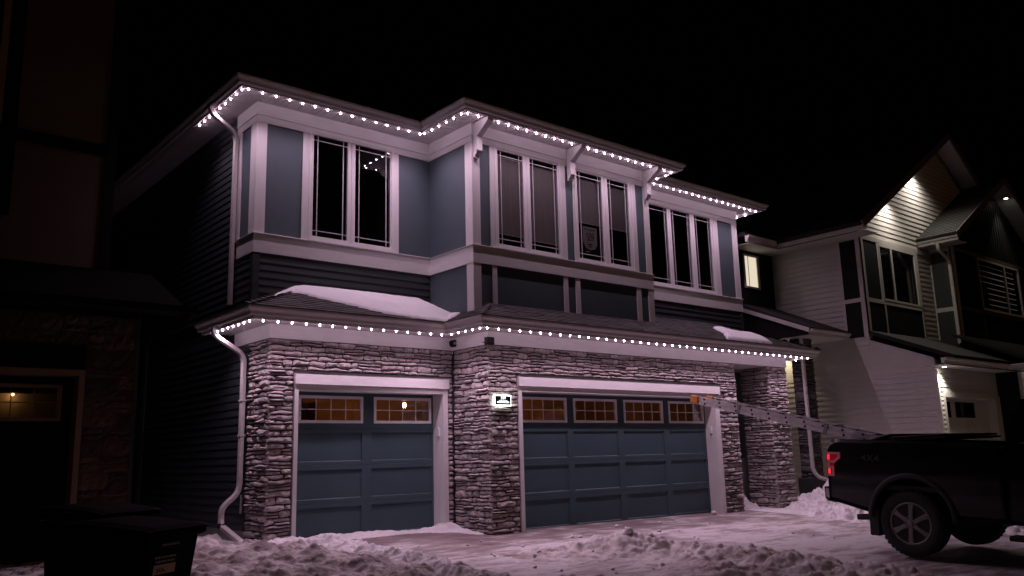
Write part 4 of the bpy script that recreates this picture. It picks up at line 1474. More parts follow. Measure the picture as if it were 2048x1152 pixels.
def wheel(cx, cy, cz, out):
    """tyre with tread blocks, six twin-edged spokes, hub and nuts; out = -1 faces the near side"""
    prof = [(0.0, 0.255), (-0.012, 0.268), (-0.020, 0.30), (-0.022, 0.345), (-0.012, 0.380), (0.010, 0.396), (0.045, 0.401), (0.205, 0.401), (0.24, 0.392), (0.262, 0.35), (0.262, 0.28), (0.24, 0.25)]
    m = MB().lathe([(-out * t if out < 0 else -t, r) for t, r in [(p[0], p[1]) for p in prof]], (cx, cy, cz), 'x', 40)
    w = part(m, "wheel", 'tyre', T, smooth=False)
    s = 1 if out < 0 else -1
    for q in range(40):
        a = 2 * math.pi * (q + 0.5) / 40
        tm = MB()
        rings = []
        for r in (0.392, 0.407):
            rings.append([(cx + s * x, cy + r * math.cos(a + da), cz + r * math.sin(a + da)) for x, da in ((-0.002, -0.05), (-0.002, 0.05), (0.10, 0.06), (0.10, -0.04))])
        tm.loft(rings)
        part(tm, "tread_block", 'tyre', w)
    rimp = [(0.004, 0.262), (-0.008, 0.262), (-0.012, 0.252), (-0.006, 0.240), (0.02, 0.232), (0.16, 0.225), (0.20, 0.24)]
    part(MB().loft([[(cx + s * t, cy + r * math.cos(2 * math.pi * j / 40), cz + r * math.sin(2 * math.pi * j / 40)) for j in range(40)] for t, r in rimp], cap=False), "rim", 'rim', w, smooth=True)
    part(MB().lathe([(s * 0.10, 0.23), (s * 0.12, 0.10)], (cx, cy, cz), 'x', 24), "brake_disc", 'dull', w)
    for q in range(6):
        a = math.radians(93 + 60 * q)
        rings = []
        for r, wd, dx in ((0.05, 0.034, -0.016), (0.10, 0.028, -0.017), (0.18, 0.030, -0.012), (0.244, 0.044, -0.002)):
            c = Vector((0, math.cos(a), math.sin(a)))
            t = Vector((0, -math.sin(a), math.cos(a)))
            p = Vector((cx, cy, cz)) + c * r
            rings.append([p - t * wd + Vector((s * (dx + 0.01), 0, 0)), p - t * wd * 0.7 + Vector((s * dx, 0, 0)), p + t * wd * 0.7 + Vector((s * dx, 0, 0)), p + t * wd + Vector((s * (dx + 0.01), 0, 0)), p + t * wd + Vector((s * (dx + 0.04), 0, 0)), p - t * wd + Vector((s * (dx + 0.04), 0, 0))])
        part(MB().loft(rings), "spoke", 'rim', w)
        an = a + math.radians(30)
        part(MB().lathe([(s * 0.02, 0.012), (-s * 0.020, 0.012), (-s * 0.024, 0.008)], (cx, cy + 0.072 * math.cos(an), cz + 0.072 * math.sin(an)), 'x', 8), "wheel_nut", 'dull', w)
    part(MB().lathe([(s * 0.03, 0.090), (-s * 0.008, 0.088), (-s * 0.014, 0.080)], (cx, cy, cz), 'x', 20), "hub", 'rim', w)
    part(MB().lathe([(s * 0.01, 0.040), (-s * 0.022, 0.038), (-s * 0.027, 0.028)], (cx, cy, cz), 'x', 16), "hub_cap", 'rim', w)
    return w
for cy in (0.0, -3.68):
    wheel(0.03, cy, 0.408, -1)
    wheel(W - 0.03, cy, 0.408, 1)
M['decal'] = mat("charcoal_decal", (0.030, 0.030, 0.031), 0.5)
text_on("side_decal", "4X4", 0.115, M['decal'], T, (-0.0035, 0.47, 1.195), (math.pi / 2, 0, -math.pi / 2), sx=1.25)

# folded soft cover lying on the bed
cv = thing("folded_bed_cover", (6.7, -6.4, 1.2), "folded dark soft cover lying over the truck bed", "bed cover")
M['vinylcover'] = worn("black_vinyl_cover", (0.018, 0.017, 0.017), (0.026, 0.025, 0.025), 0.55, 4, bump=0.15)
for q, (y0, y1, z0, z1) in enumerate(((-5.42, -5.80, 1.150, 1.235), (-5.78, -6.45, 1.195, 1.215), (-5.70, -6.50, 1.160, 1.180))):
    part(MB().prism([(y0, z0), (y1, z1), (y1, z1 + 0.026), (y0, z0 + 0.022)], 'x', 5.93 + q * 0.004, 7.66 - q * 0.004), "cover_fold", 'vinylcover', cv, bevel=0.006)

# ================================================================== ladder
M['alu'] = worn("worn_aluminium", (0.74, 0.72, 0.73), (0.60, 0.58, 0.59), 0.42, 9, (1, 1, 1), metallic=0.25, bump=0.05)
M['orange'] = mat("orange_rubber", (0.62, 0.22, 0.045), 0.7)
LA = Vector((0, -2.30, 1.955))
LB = Vector((0, -6.55, 0.90))
ld = (LB - LA).normalized()
lup = Vector((0, -ld.z, ld.y))
if lup.z < 0:
    lup = -lup
lad = thing("extension_ladder", (6.6, -4.4, 1.3), "aluminium extension ladder with orange tips sticking out of the truck bed", "ladder")
def lbar(a, b, x0, x1, h0, h1):
    """channel between ladder stations a and b"""
    pts = [LA + ld * a + lup * h0, LA + ld * b + lup * h0, LA + ld * b + lup * h1, LA + ld * a + lup * h1]
    return MB().prism([(p.y, p.z) for p in pts], 'x', x0, x1)
def rail(x, a, b, h0, h1, inw):
    m = lbar(a, b, min(x, x + inw * 0.006), max(x, x + inw * 0.006), h0, h1)
    for (p, q) in ((h0, h0 + 0.007), (h1 - 0.007, h1)):
        e = lbar(a, b, min(x - inw * 0.008, x + inw * 0.030), max(x - inw * 0.008, x + inw * 0.030), p, q)
        k0 = len(m.v)
        m.v += e.v
        m.f += [tuple(i + k0 for i in f) for f in e.f]
    return m
NX, FX = 6.36, 6.80
M['aludark'] = worn("dull_aluminium", (0.30, 0.29, 0.30), (0.22, 0.21, 0.22), 0.45, 9, metallic=0.5, bump=0.05)
for x, inw in ((NX, 1), (FX, -1)):
    near = inw > 0
    part(rail(x, 0.16, 4.3, -0.064, -0.004, inw), "rail", 'alu', lad)
    part(rail(x + inw * 0.014, 0.06, 4.2, 0.000, 0.060, inw), "fly_rail", 'alu', lad)
    part(lbar(-0.03, 0.125, min(x - inw * 0.012, x + inw * 0.05), max(x - inw * 0.012, x + inw * 0.05), -0.058, 0.064), "rail_tip", 'orange', lad, bevel=0.012)
    for hs in (0.9, 2.4):
        part(lbar(hs, hs + 0.05, min(x - inw * 0.012, x + inw * 0.05), max(x - inw * 0.012, x + inw * 0.05), -0.07, 0.068), "guide_bracket", 'aludark', lad)
for k in range(13):
    s_ = 0.27 + 0.305 * k
    for off, hh, xo in ((0.0, -0.034, 0.0), (-0.035, 0.030, 0.014)):
        c = LA + ld * (s_ + off) + lup * hh
        part(MB().tube([(NX + xo + 0.004, c.y, c.z), (FX - xo - 0.004, c.y, c.z)], 0.015, 8), "rung", 'aludark', lad)
        for x, sgn in ((NX + xo, -1), (FX - xo, 1)):
            part(MB().lathe([(0, 0.0175), (sgn * 0.004, 0.017)], (x, c.y, c.z), 'x', 10), "rung_end", 'black', lad)

# ================================================================== waste carts
M['bin'] = worn("black_cart_plastic", (0.006, 0.0065, 0.0065), (0.009, 0.0095, 0.0095), 0.5, 6, bump=0.08, spec=0.04)
M['binlid'] = mat("black_cart_lid", (0.0025, 0.0025, 0.0026), 0.75, spec=0.03)
M['label'] = mat("tan_sticker", (0.80, 0.58, 0.36), 0.7)
M['labeltext'] = mat("grey_print", (0.45, 0.43, 0.41), 0.7)
def cart(loc, rz, label, sticker):
    c = thing("waste_cart", loc, label, "waste cart", "waste carts on the left", rot=(0, 0, rz), local=True)
    c.scale = (0.93, 0.93, 0.955)
    rings = []
    for z, w, d0, d1 in ((0.10, 0.235, -0.22, 0.25), (0.35, 0.255, -0.265, 0.29), (0.93, 0.288, -0.345, 0.345)):
        r = 0.04
        rings.append([(-w + r, d0, z), (w - r, d0, z), (w, d0 + r, z), (w, d1, z), (-w, d1, z), (-w, d0 + r, z)])
    part(MB().loft(rings), "cart_body", 'bin', c)
    rim = []
    for z, e in ((0.915, 0.0), (0.93, 0.022), (0.958, 0.022), (0.965, 0.01)):
        rim.append([(-0.288 - e, -0.345 - e, z), (0.288 + e, -0.345 - e, z), (0.288 + e, 0.345 + e, z), (-0.288 - e, 0.345 + e, z)])
    part(MB().loft(rim), "cart_rim", 'bin', c)
    lid = []
    for y, z, h in ((-0.385, 0.962, 0.012), (-0.34, 0.968, 0.03), (-0.1, 0.985, 0.04), (0.2, 1.0, 0.045), (0.36, 1.005, 0.03)):
        lid.append([(-0.315, y, z), (0.315, y, z), (0.315, y, z + h * 0.5), (0.24, y, z + h), (-0.24, y, z + h), (-0.315, y, z + h * 0.5)])
    ld_ = part(MB().loft(lid), "lid", 'binlid', c)
    part(MB().tube([(-0.22, 0.42, 0.93), (0.22, 0.42, 0.93)], 0.016, 8), "handle", 'bin', c)
    for x in (-0.2, 0.2):
        part(B(x - 0.02, x + 0.02, 0.33, 0.425, 0.90, 0.945), "handle_bracket", 'bin', c)
    for x in (-0.27, 0.27):
        part(MB().lathe([(-0.03, 0.03), (-0.03, 0.11), (-0.02, 0.125), (0.02, 0.125), (0.03, 0.11), (0.03, 0.03)], (x, 0.27, 0.125), 'x', 16), "cart_wheel", 'bin', c)
    part(MB().tube([(-0.3, 0.27, 0.125), (0.3, 0.27, 0.125)], 0.012, 6), "axle", 'black', c)
    part(B(-0.2, 0.2, -0.23, -0.16, 0.0, 0.105), "cart_foot", 'bin', c)
    if sticker:
        def fy(z):
            return -0.265 - 0.08 * (z - 0.35) / 0.58 - 0.002
        def plate(x0, x1, z0, z1, nm, mt, off=0.0):
            part(MB().loft([[(x0, fy(z0) - off, z0), (x1, fy(z0) - off, z0), (x1, fy(z1) - off, z1), (x0, fy(z1) - off, z1)], [(x0, fy(z0) - off - 0.001, z0), (x1, fy(z0) - off - 0.001, z0), (x1, fy(z1) - off - 0.001, z1), (x0, fy(z1) - off - 0.001, z1)]]), nm, mt, c)
        plate(-0.175, 0.045, 0.690, 0.750, "sticker", 'label')
        text_on("sticker_number", "50L", 0.058, M['ink'], c, (-0.105, fy(0.72) - 0.0025, 0.720), (math.pi / 2 - 0.137, 0, 0), sx=1.2)
        for (a, b, z) in ((-0.175, 0.045, 0.797), (-0.16, 0.03, 0.770), (-0.12, 0.055, 0.875)):
            xx = a
            rr = random.Random(int(z * 1000))
            while xx < b - 0.01:
                w = rr.uniform(0.008, 0.022)
                plate(xx, min(b, xx + w), z - 0.007, z + 0.007, "print_mark", 'labeltext', 0.0005)
                xx += w + 0.008
    return c
cart((-3.24, -5.25, -0.226), math.radians(33), "black wheeled waste cart with a tan number sticker on its front", True)
cart((-3.084, -3.83, -0.173), math.radians(25), "black wheeled waste cart behind the one with the sticker", False)

# ================================================================== neighbour on the left
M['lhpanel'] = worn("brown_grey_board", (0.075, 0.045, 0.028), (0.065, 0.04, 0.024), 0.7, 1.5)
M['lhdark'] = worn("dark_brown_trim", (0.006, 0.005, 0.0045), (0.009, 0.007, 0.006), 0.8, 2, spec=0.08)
M['lhroof'] = mat("black_roofing", (0.0018, 0.0017, 0.0017), 0.9, spec=0.02)
M['lhtan'] = mat("tan_trim", (0.16, 0.10, 0.06), 0.6)
Q = thing("dark_house", (-5.0, 0.0, 0.0), "unlit brown house standing in the dark at the left edge", "house")
def qp(mb, name, m, parent=None, **k):
    return mb.build(name, M[m] if isinstance(m, str) else m, parent or Q, **k)
qp(B(-2.36, -1.79, 0.02, 0.3, -0.1, 2.95), "stone_wall", 'mortar')
qs = MB()
qs.box(-8, -2.36, 0.02, 0.3, 2.42, 2.95)
qw = qp(qs, "stone_wall", 'mortar')
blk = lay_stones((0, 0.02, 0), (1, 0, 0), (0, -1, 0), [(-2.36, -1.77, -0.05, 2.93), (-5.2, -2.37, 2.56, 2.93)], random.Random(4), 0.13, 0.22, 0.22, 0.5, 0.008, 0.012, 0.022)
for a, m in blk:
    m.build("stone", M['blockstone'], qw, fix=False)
qp(B(-1.80, -1.75, 0.0, 9, -0.1, 2.95), "side_wall", 'siding')
qp(B(-8, -2.37, -0.03, 0.02, 2.27, 2.55), "header_board", 'lhdark')
qp(B(-2.437, -2.37, -0.02, 0.25, -0.1, 2.268), "jamb", 'lhtan')
qp(B(-8, -2.437, -0.02, 0.25, 2.195, 2.268), "head_jamb", 'lhtan')
qd = MB()
qd.box(-5.0, -2.44, 0.22, 0.26, -0.1, 1.66).box(-5.0, -2.44, 0.22, 0.26, 2.10, 2.19).box(-2.56, -2.44, 0.22, 0.26, 1.66, 2.10).box(-3.85, -3.65, 0.22, 0.26, 1.66, 2.10)
qdo = qp(qd, "garage_door", 'lhdark')
for (a, b) in ((-3.65, -2.56),):
    f = MB().box(a, b, 0.205, 0.245, 2.058, 2.10).box(a, b, 0.205, 0.245, 1.66, 1.70).box(a, a + 0.04, 0.205, 0.245, 1.70, 2.058).box(b - 0.045, b, 0.205, 0.245, 1.70, 2.058)
    qp(f, "window_frame", 'lhtan', qdo)
    qp(B(a + 0.04, b - 0.045, 0.232, 0.236, 1.70, 2.058), "pane", 'garageglass', qdo)
    for gx in (-3.35, -3.10, -2.86):
        qp(B(gx - 0.006, gx + 0.006, 0.222, 0.231, 1.70, 2.058), "grille_bar", 'lhtan', qdo)
    qp(B(a + 0.04, b - 0.045, 0.216, 0.2215, 1.874, 1.886), "grille_bar", 'lhtan', qdo)
for s in range(3):
    for (a, b) in ((-3.62, -2.60), (-4.9, -3.85)):
        qp(B(a, b, 0.212, 0.219, 0.05 + s * 0.53, 0.46 + s * 0.53), "door_panel", 'lhdark', qdo)
# added room, lamp and shelf standing in for a lamp reflected in the pane
rm = MB()
rm.poly([(-4.9, 1.1, 0), (-2.3, 1.1, 0), (-2.3, 1.1, 2.4), (-4.9, 1.1, 2.4)])
rm.poly([(-2.3, 0.27, 0), (-2.3, 1.1, 0), (-2.3, 1.1, 2.4), (-2.3, 0.27, 2.4)])
rm.poly([(-4.9, 0.27, 2.4), (-2.3, 0.27, 2.4), (-2.3, 1.1, 2.4), (-4.9, 1.1, 2.4)])
rm.poly([(-4.9, 0.27, 0), (-2.3, 0.27, 0), (-2.3, 1.1, 0), (-4.9, 1.1, 0)])
rm.poly([(-4.9, 0.27, 0), (-4.9, 1.1, 0), (-4.9, 1.1, 2.4), (-4.9, 0.27, 2.4)])
qr = qp(rm, "garage_room", M['garagewall'], fix=False)
qp(MB().lathe([(-0.014, 0.01), (0.0, 0.022), (0.012, 0.014)], (-2.955, 1.02, 2.03), 'z', 10), "lamp", emit_mat("reflection_lamp", (1.0, 0.50, 0.18), 22.0), qr)
qp(B(-3.2, -2.72, 0.93, 1.095, 2.05, 2.075), "reflection_shelf", 'lhdark', qr)
# upper storey
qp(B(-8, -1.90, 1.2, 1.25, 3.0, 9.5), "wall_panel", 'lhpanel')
qp(B(-8, -1.90, 1.175, 1.199, 5.44, 5.60), "belly_band", 'lhdark')
qp(B(-2.02, -1.88, 1.17, 1.199, 3.0, 9.5), "corner_board", 'lhdark')
qp(B(-1.93, -1.895, 1.2, 9, 2.9, 9.5), "side_wall", 'siding')
qp(B(-3.33, -3.15, 1.165, 1.199, 4.4, 9.5), "window_casing", 'lhdark')
qp(B(-3.42, -3.335, 1.16, 1.199, 5.62, 9.5), "window_frame", 'lhtan')
qp(B(-8, -3.43, 1.18, 1.199, 5.62, 9.5), "pane", 'carglass')
# skirt roof and gutter
qp(MB().prism([(-0.55, 2.97), (1.2, 3.80), (1.2, 3.70), (-0.50, 2.93)], 'x', -8, -1.30), "roof", 'lhroof')
qp(sweep([(-1.78, 6.0), (-1.78, 1.2), (-1.78, 0.0)], [(0.0, 2.93), (0.01, 2.93), (0.01, 2.94), (0.0, 2.94)]), "trim_strip", 'lhdark')
qp(MB().prism([(-0.55, 2.93), (-0.66, 2.97), (-0.67, 3.05), (-0.55, 3.05)], 'x', -8, -1.28), "gutter", 'lhdark')
qp(MB().rtube(bend([(-1.36, -0.58, 2.95), (-1.36, -0.55, 2.86), (-1.70, -0.06, 2.66), (-1.70, -0.03, 0.3)], 0.1), 0.07, 0.06), "downspout", 'lhdark')

# ================================================================== neighbour on the right
M['rhsid'] = worn("white_lap_siding", (0.52, 0.50, 0.48), (0.46, 0.44, 0.42), 0.6, 2, (1, 1, 4), 0.06, 50, (0.2, 0.2, 1.5))
M['rhtrim'] = worn("off_white_trim", (0.56, 0.53, 0.50), (0.49, 0.46, 0.44), 0.6, 2)
M['rhdark'] = worn("black_board", (0.008, 0.0085, 0.009), (0.012, 0.0125, 0.013), 0.7, 2, spec=0.15)
M['rhgrey'] = worn("dark_grey_board", (0.026, 0.027, 0.026), (0.034, 0.035, 0.034), 0.6, 2)
M['darkshingle'] = stone_mat("black_shingle", [(0.006, 0.0055, 0.0055), (0.011, 0.010, 0.0095), (0.005, 0.0045, 0.0045)], 0.35)
M['rhbrown'] = worn("brown_fascia", (0.10, 0.075, 0.06), (0.13, 0.10, 0.08), 0.6, 2)
G = thing("gabled_house", (14.0, -1.5, 0.0), "white sided house with two steep gables beyond the pickup truck", "house")
def gp(mb, name, m, parent=None, **k):
    return mb.build(name, M[m] if isinstance(m, str) else m, parent or G, **k)
GX, GY = 14.0, -1.54
# side wall facing the lit house
lay_siding(G, 'y', GX, GY + 0.02, 0.86, 3.42, 6.02, M['rhsid'], 0.127)
lay_siding(G, 'y', GX, -2.92, 1.3, -0.06, 2.70, M['rhsid'], 0.127)
gp(B(GX + 0.005, GX + 0.10, GY, 6, -0.1, 6.1), "side_wall", 'rhsid')
gp(MB().prism([(-2.93, -0.1), (-2.93, 2.98), (-1.25, 3.64), (1.3, 3.64), (1.3, -0.1)], 'x', GX + 0.002, GX + 0.06), "garage_side_wall", 'rhsid')
gp(B(GX - 0.014, GX + 0.001, -2.95, 1.3, 2.702, 2.80), "trim_board", 'rhtrim')
# corner board, black panels at the front end of the side wall
gp(B(GX - 0.03, GX - 0.004, GY - 0.03, -1.43, 3.6, 6.02), "corner_board", 'rhtrim')
for z0, z1 in ((4.55, 5.96), (3.62, 4.45)):
    gp(B(GX - 0.024, GX - 0.006, -1.428, -1.03, z0, z1), "wall_panel", 'rhdark')
gp(B(GX - 0.028, GX - 0.006, -1.029, -0.96, 3.6, 6.0), "casing", 'rhtrim')
gp(B(GX - 0.028, GX - 0.006, -1.428, -1.03, 4.452, 4.548), "cross_rail", 'rhtrim')
# front wall of the first gable
gp(B(GX + 0.0, 17.62, GY + 0.005, GY + 0.08, 3.0, 6.1), "front_wall", 'rhsid')
gp(B(GX - 0.03, GX + 0.10, GY - 0.03, GY + 0.003, 3.6, 6.02), "corner_board", 'rhtrim')
for (a, b, z0, z1) in ((14.102, 14.75, 4.55, 5.97), (14.102, 14.85, 3.6, 4.45), (14.93, 16.80, 3.6, 4.45)):
    gp(B(a, b, GY - 0.016, GY + 0.004, z0, z1), "wall_panel", 'rhdark')
gp(B(14.102, 16.86, GY - 0.026, GY + 0.003, 4.452, 4.548), "cross_rail", 'rhtrim')
gp(B(14.75, 14.86, GY - 0.024, GY + 0.003, 4.55, 5.97), "casing", 'rhtrim')
gp(B(14.852, 14.925, GY - 0.024, GY + 0.003, 3.6, 4.45), "batten", 'rhtrim')
gp(B(16.80, 16.88, GY - 0.026, GY + 0.003, 3.6, 5.98), "casing", 'rhtrim')
gp(B(14.102, 17.6, GY - 0.028, GY + 0.003, 5.972, 6.08), "frieze_board", 'rhtrim')
lay_siding(G, 'x', GY - 0.002, 16.885, 17.6, 3.62, 5.95, M['rhsid'], 0.127)
# window with reflected downspout
w = gp(MB().box(14.86, 16.80, GY - 0.03, GY, 5.90, 5.968).box(14.86, 16.80, GY - 0.03, GY, 4.55, 4.60).box(15.42, 15.50, GY - 0.03, GY, 4.60, 5.90).box(16.68, 16.80, GY - 0.03, GY, 4.60, 5.90).box(14.86, 14.90, GY - 0.03, GY, 4.60, 5.90), "window", 'rhtrim')
gp(B(14.90, 15.42, GY - 0.006, GY - 0.002, 4.60, 5.90), "pane", 'carglass', w)
gp(B(15.50, 16.68, GY - 0.006, GY - 0.002, 4.60, 5.90), "pane", 'carglass', w)
# steep gable above: boards cut to the slope
ax, az, sl = 18.68, 9.33, 0.635
def gable_boards(y, x_left, z_base, ax, az, sl, x_right, material, expo=0.127, overlap_cut=None):
    z = z_base
    while z < az - 0.1:
        hw = (az - z) / sl
        a = max(ax - hw, x_left)
        hw2 = (az - z - expo) / sl
        a2 = max(ax - hw2, x_left)
        b, b2 = ax + hw, ax + hw2
        if overlap_cut:
            b, b2 = min(b, overlap_cut(z)), min(b2, overlap_cut(z))
        if b2 - a2 > 0.06:
            m = MB()
            m.loft([[(a, y, z), (b, y, z), (b2, y, z + expo), (a2, y, z + expo)], [(a, y - 0.015, z), (b, y - 0.015, z), (b2, y - 0.002, z + expo), (a2, y - 0.002, z + expo)]])
            gp(m, "siding_board", material)
        z += expo
gable_boards(GY - 0.002, 14.0, 6.08, ax, az, sl, 21.5, M['rhsid'])
gp(MB().prism([(14.0, 6.05), (ax, az + 0.02), (ax + 4.5, 6.3), (ax + 4.5, 6.05)], 'y', GY + 0.004, GY + 0.06), "gable_wall", 'rhsid')
# main roof: sloped slabs with deep overhang, brown fascia
def slab(x0, z0, x1, z1, y0, y1, th, name, m):
    L = math.hypot(x1 - x0, z1 - z0)
    nx, nz3 = -(z1 - z0) / L * th, (x1 - x0) / L * th
    if nz3 < 0:
        nx, nz3 = -nx, -nz3
    gp(MB().prism([(x0, z0), (x1, z1), (x1 + nx, z1 + nz3), (x0 + nx, z0 + nz3)], 'y', y0, y1), name, m)
OVY = -2.02
slab(13.40, 6.10, ax, az + 0.09, OVY + 0.035, 6.0, 0.012, "gable_soffit", 'rhtrim')
slab(ax, az + 0.09, 20.55, 8.19, OVY + 0.035, 6.0, 0.012, "gable_soffit", 'rhtrim')
slab(13.40, 6.125, ax, az + 0.115, OVY + 0.005, 6.0, 0.10, "main_roof", 'darkshingle')
slab(ax, az + 0.115, 20.55, 8.215, OVY + 0.005, 6.0, 0.10, "main_roof", 'darkshingle')
slab(13.38, 6.05, ax + 0.03, az + 0.055, OVY - 0.01, OVY + 0.032, 0.17, "rake_board", 'rhbrown')
slab(ax - 0.03, az + 0.055, 20.57, 8.13, OVY - 0.01, OVY + 0.032, 0.17, "rake_board", 'rhbrown')
# side eave and gutter over the side wall, returning over the dark recess
gpath = [(12.2, 0.85), (GX, 0.85), (GX, -1.98)]
gp(sweep([(GX, 0.85), (GX, -2.0)], [(0.015, 5.99), (0.56, 5.99), (0.56, 6.0), (0.015, 6.0)]), "soffit", 'rhtrim')
gp(B(12.2, 13.439, 0.29, 0.86, 5.99, 6.0), "soffit", 'rhtrim')
gp(sweep([(12.2, 0.85), (GX, 0.85), (GX, -2.0)], [(0.46 + d_, 6.04 + z_ * 1.35) for d_, z_ in GUT]), "gutter", 'rhtrim')
gp(B(12.2, 14.0, 0.40, 6, 6.19, 6.30), "roof_edge", 'darkshingle')
gp(B(11.9, 14.0, 0.86, 0.92, -0.1, 6.05), "recess_wall", 'rhdark')
# lit stair window in the recess
M['litroom'] = emit_mat("lit_room", (1.0, 0.86, 0.66), 0.80)
lw_ = gp(MB().box(12.72, 13.36, 0.83, 0.86, 5.86, 5.91).box(12.72, 13.36, 0.83, 0.86, 5.04, 5.09).box(12.72, 12.76, 0.83, 0.86, 5.09, 5.86).box(13.27, 13.36, 0.83, 0.86, 5.09, 5.86), "window", 'rhtrim')
gp(B(12.76, 13.27, 0.852, 0.858, 5.09, 5.86), "pane", 'litroom', lw_)
gp(B(12.905, 12.925, 0.846, 0.8515, 5.09, 5.86), "grille_bar", 'rhtrim', lw_)
# beige siding and dark stone column of the side porch
lay_siding(G, 'x', 0.855, 12.0, 13.98, 0.2, 3.6, M['rhsid'], 0.127)
col2 = gp(B(12.64, 13.04, -0.60, -0.30, -0.1, 3.62), "porch_column", 'mortar')
r2 = random.Random(9)
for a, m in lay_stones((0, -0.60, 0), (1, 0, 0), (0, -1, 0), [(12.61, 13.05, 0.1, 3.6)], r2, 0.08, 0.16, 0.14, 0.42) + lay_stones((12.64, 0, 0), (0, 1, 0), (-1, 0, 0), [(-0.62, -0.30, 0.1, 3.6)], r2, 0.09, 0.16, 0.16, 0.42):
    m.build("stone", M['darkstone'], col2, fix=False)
gp(B(12.52, 13.12, -0.70, -0.26, -0.12, 0.45), "column_base", 'rhgrey', bevel=0.015)
gp(MB().rtube(bend([(12.52, -0.66, 3.62), (12.52, -0.66, 0.62), (12.56, -0.76, 0.46), (13.1, -1.0, 0.30)], 0.08), 0.085, 0.065, side=(1, 0, 0.01)), "downspout", 'gutter')
# side porch roof: front gutter, sloping rake on the near end
gp(B(12.32, 13.985, -1.02, 0.3, 3.60, 3.612), "soffit", 'rhtrim')
gp(sweep([(12.30, -0.9), (13.98, -0.9)], [(0.10 + d_, 3.62 + z_) for d_, z_ in GUT]), "gutter", 'rhtrim')
gp(MB().prism([(-1.03, 3.66), (0.86, 4.44), (0.86, 4.53), (-1.05, 3.75)], 'x', 12.26, 12.30), "rake_board", 'rhtrim')
gp(MB().prism([(-1.06, 3.70), (0.86, 4.49), (0.86, 4.62), (-1.08, 3.77)], 'x', 12.301, 13.985), "porch_roof", 'darkshingle')
gp(MB().prism([(-1.0, 3.613), (0.8, 3.613), (0.8, 4.40), (-1.0, 3.66)], 'x', 12.302, 12.33), "porch_gable_wall", 'rhdark')
# garage front
lay_siding(G, 'x', -2.95, 14.0, 17.15, 2.14, 2.72, M['rhsid'], 0.10)
lay_siding(G, 'x', -2.95, 14.03, 14.17, -0.05, 2.13, M['rhsid'], 0.10)
gp(B(13.97, 14.03, -2.98, -2.90, -0.1, 2.72), "corner_board", 'rhtrim')
gp(B(14.17, 14.238, -2.985, -2.74, -0.1, 2.20), "jamb", 'rhtrim')
gp(B(16.862, 17.2, -2.985, -2.74, -0.1, 2.20), "jamb", 'rhtrim')
gp(B(14.24, 16.86, -2.985, -2.74, 2.122, 2.24), "header_board", 'rhtrim')
gp(B(14.0, 17.2, -2.945, -2.90, 2.1, 2.95), "front_wall", 'rhsid')
gdm = MB()
gdm.box(14.24, 16.86, -2.80, -2.76, -0.1, 1.69).box(14.24, 16.86, -2.80, -2.76, 2.04, 2.12)
for a, b in ((14.24, 14.36), (14.86, 15.08), (16.12, 16.86)):
    gdm.box(a, b, -2.80, -2.76, 1.69, 2.04)
gdo = gp(gdm, "garage_door", 'rhtrim')
for a, b in ((14.36, 14.86), (15.08, 16.12)):
    gp(B(a, b, -2.79, -2.785, 1.69, 2.04), "pane", 'carglass', gdo)
for s in range(3):
    for a, b in ((14.34, 15.5), (15.62, 16.78)):
        gp(B(a, b, -2.806, -2.7995, 0.02 + 0.54 * s, 0.44 + 0.54 * s), "door_panel", 'rhtrim', gdo)
gp(B(13.55, 17.3, -3.36, -2.9, 2.765, 2.775), "soffit", 'rhtrim')
gp(sweep([(13.50, -2.95), (17.2, -2.95)], [(0.35 + d_, 2.80 + z_) for d_, z_ in GUT]), "gutter", 'rhtrim')
gp(MB().prism([(-3.38, 2.90), (-1.54, 3.66), (-1.54, 3.76), (-3.40, 2.99)], 'x', 13.96, 24), "garage_roof", 'darkshingle')
gp(B(17.15, 17.2, -3.5, -2.95, -0.1, 2.75), "wall_panel", 'rhdark')
gp(B(17.2, 22, -3.5, -3.45, -0.1, 2.75), "front_wall", 'rhsid')
lay_siding(G, 'x', -3.502, 17.28, 18.6, -0.05, 2.7, M['rhsid'], 0.127)
gp(B(17.14, 17.28, -3.53, -3.452, -0.1, 2.75), "corner_board", 'rhtrim')
gp(B(16.95, 22, -3.85, -3.45, 2.78, 2.79), "soffit", 'rhtrim')
gp(sweep([(17.0, -2.6), (17.0, -3.84), (22, -3.84)], [(0.0 + d_, 2.80 + z_) for d_, z_ in GUT]), "gutter", 'rhtrim')
gp(MB().prism([(-3.86, 2.93), (-2.12, 3.75), (-2.12, 3.82), (-3.88, 3.0)], 'x', 17.0, 24), "garage_roof", 'darkshingle')
# second, nearer gable
FY2, X2 = -2.12, 17.6
gp(B(X2, X2 + 0.05, FY2, GY, 3.6, 6.2), "side_wall", 'rhtrim')
for z0, z1 in ((4.60, 6.05), (3.6, 4.47)):
    gp(B(X2 - 0.014, X2 - 0.001, FY2 + 0.10, GY - 0.05, z0, z1), "wall_panel", 'rhgrey')
gp(B(X2, 24, FY2, FY2 + 0.05, 3.4, 6.2), "front_wall", 'rhdark')
gp(B(X2 - 0.02, X2 + 0.14, FY2 - 0.022, FY2 - 0.001, 3.6, 6.15), "corner_board", 'rhtrim')
gp(B(X2 + 0.14, 23, FY2 - 0.020, FY2 - 0.001, 4.50, 4.60), "cross_rail", 'rhbrown')
gp(B(X2 + 0.14, 23, FY2 - 0.022, FY2 - 0.001, 6.06, 6.16), "frieze_board", 'rhbrown')
gp(B(19.05, 19.15, FY2 - 0.02, FY2 - 0.001, 3.6, 6.06), "batten", 'rhbrown')
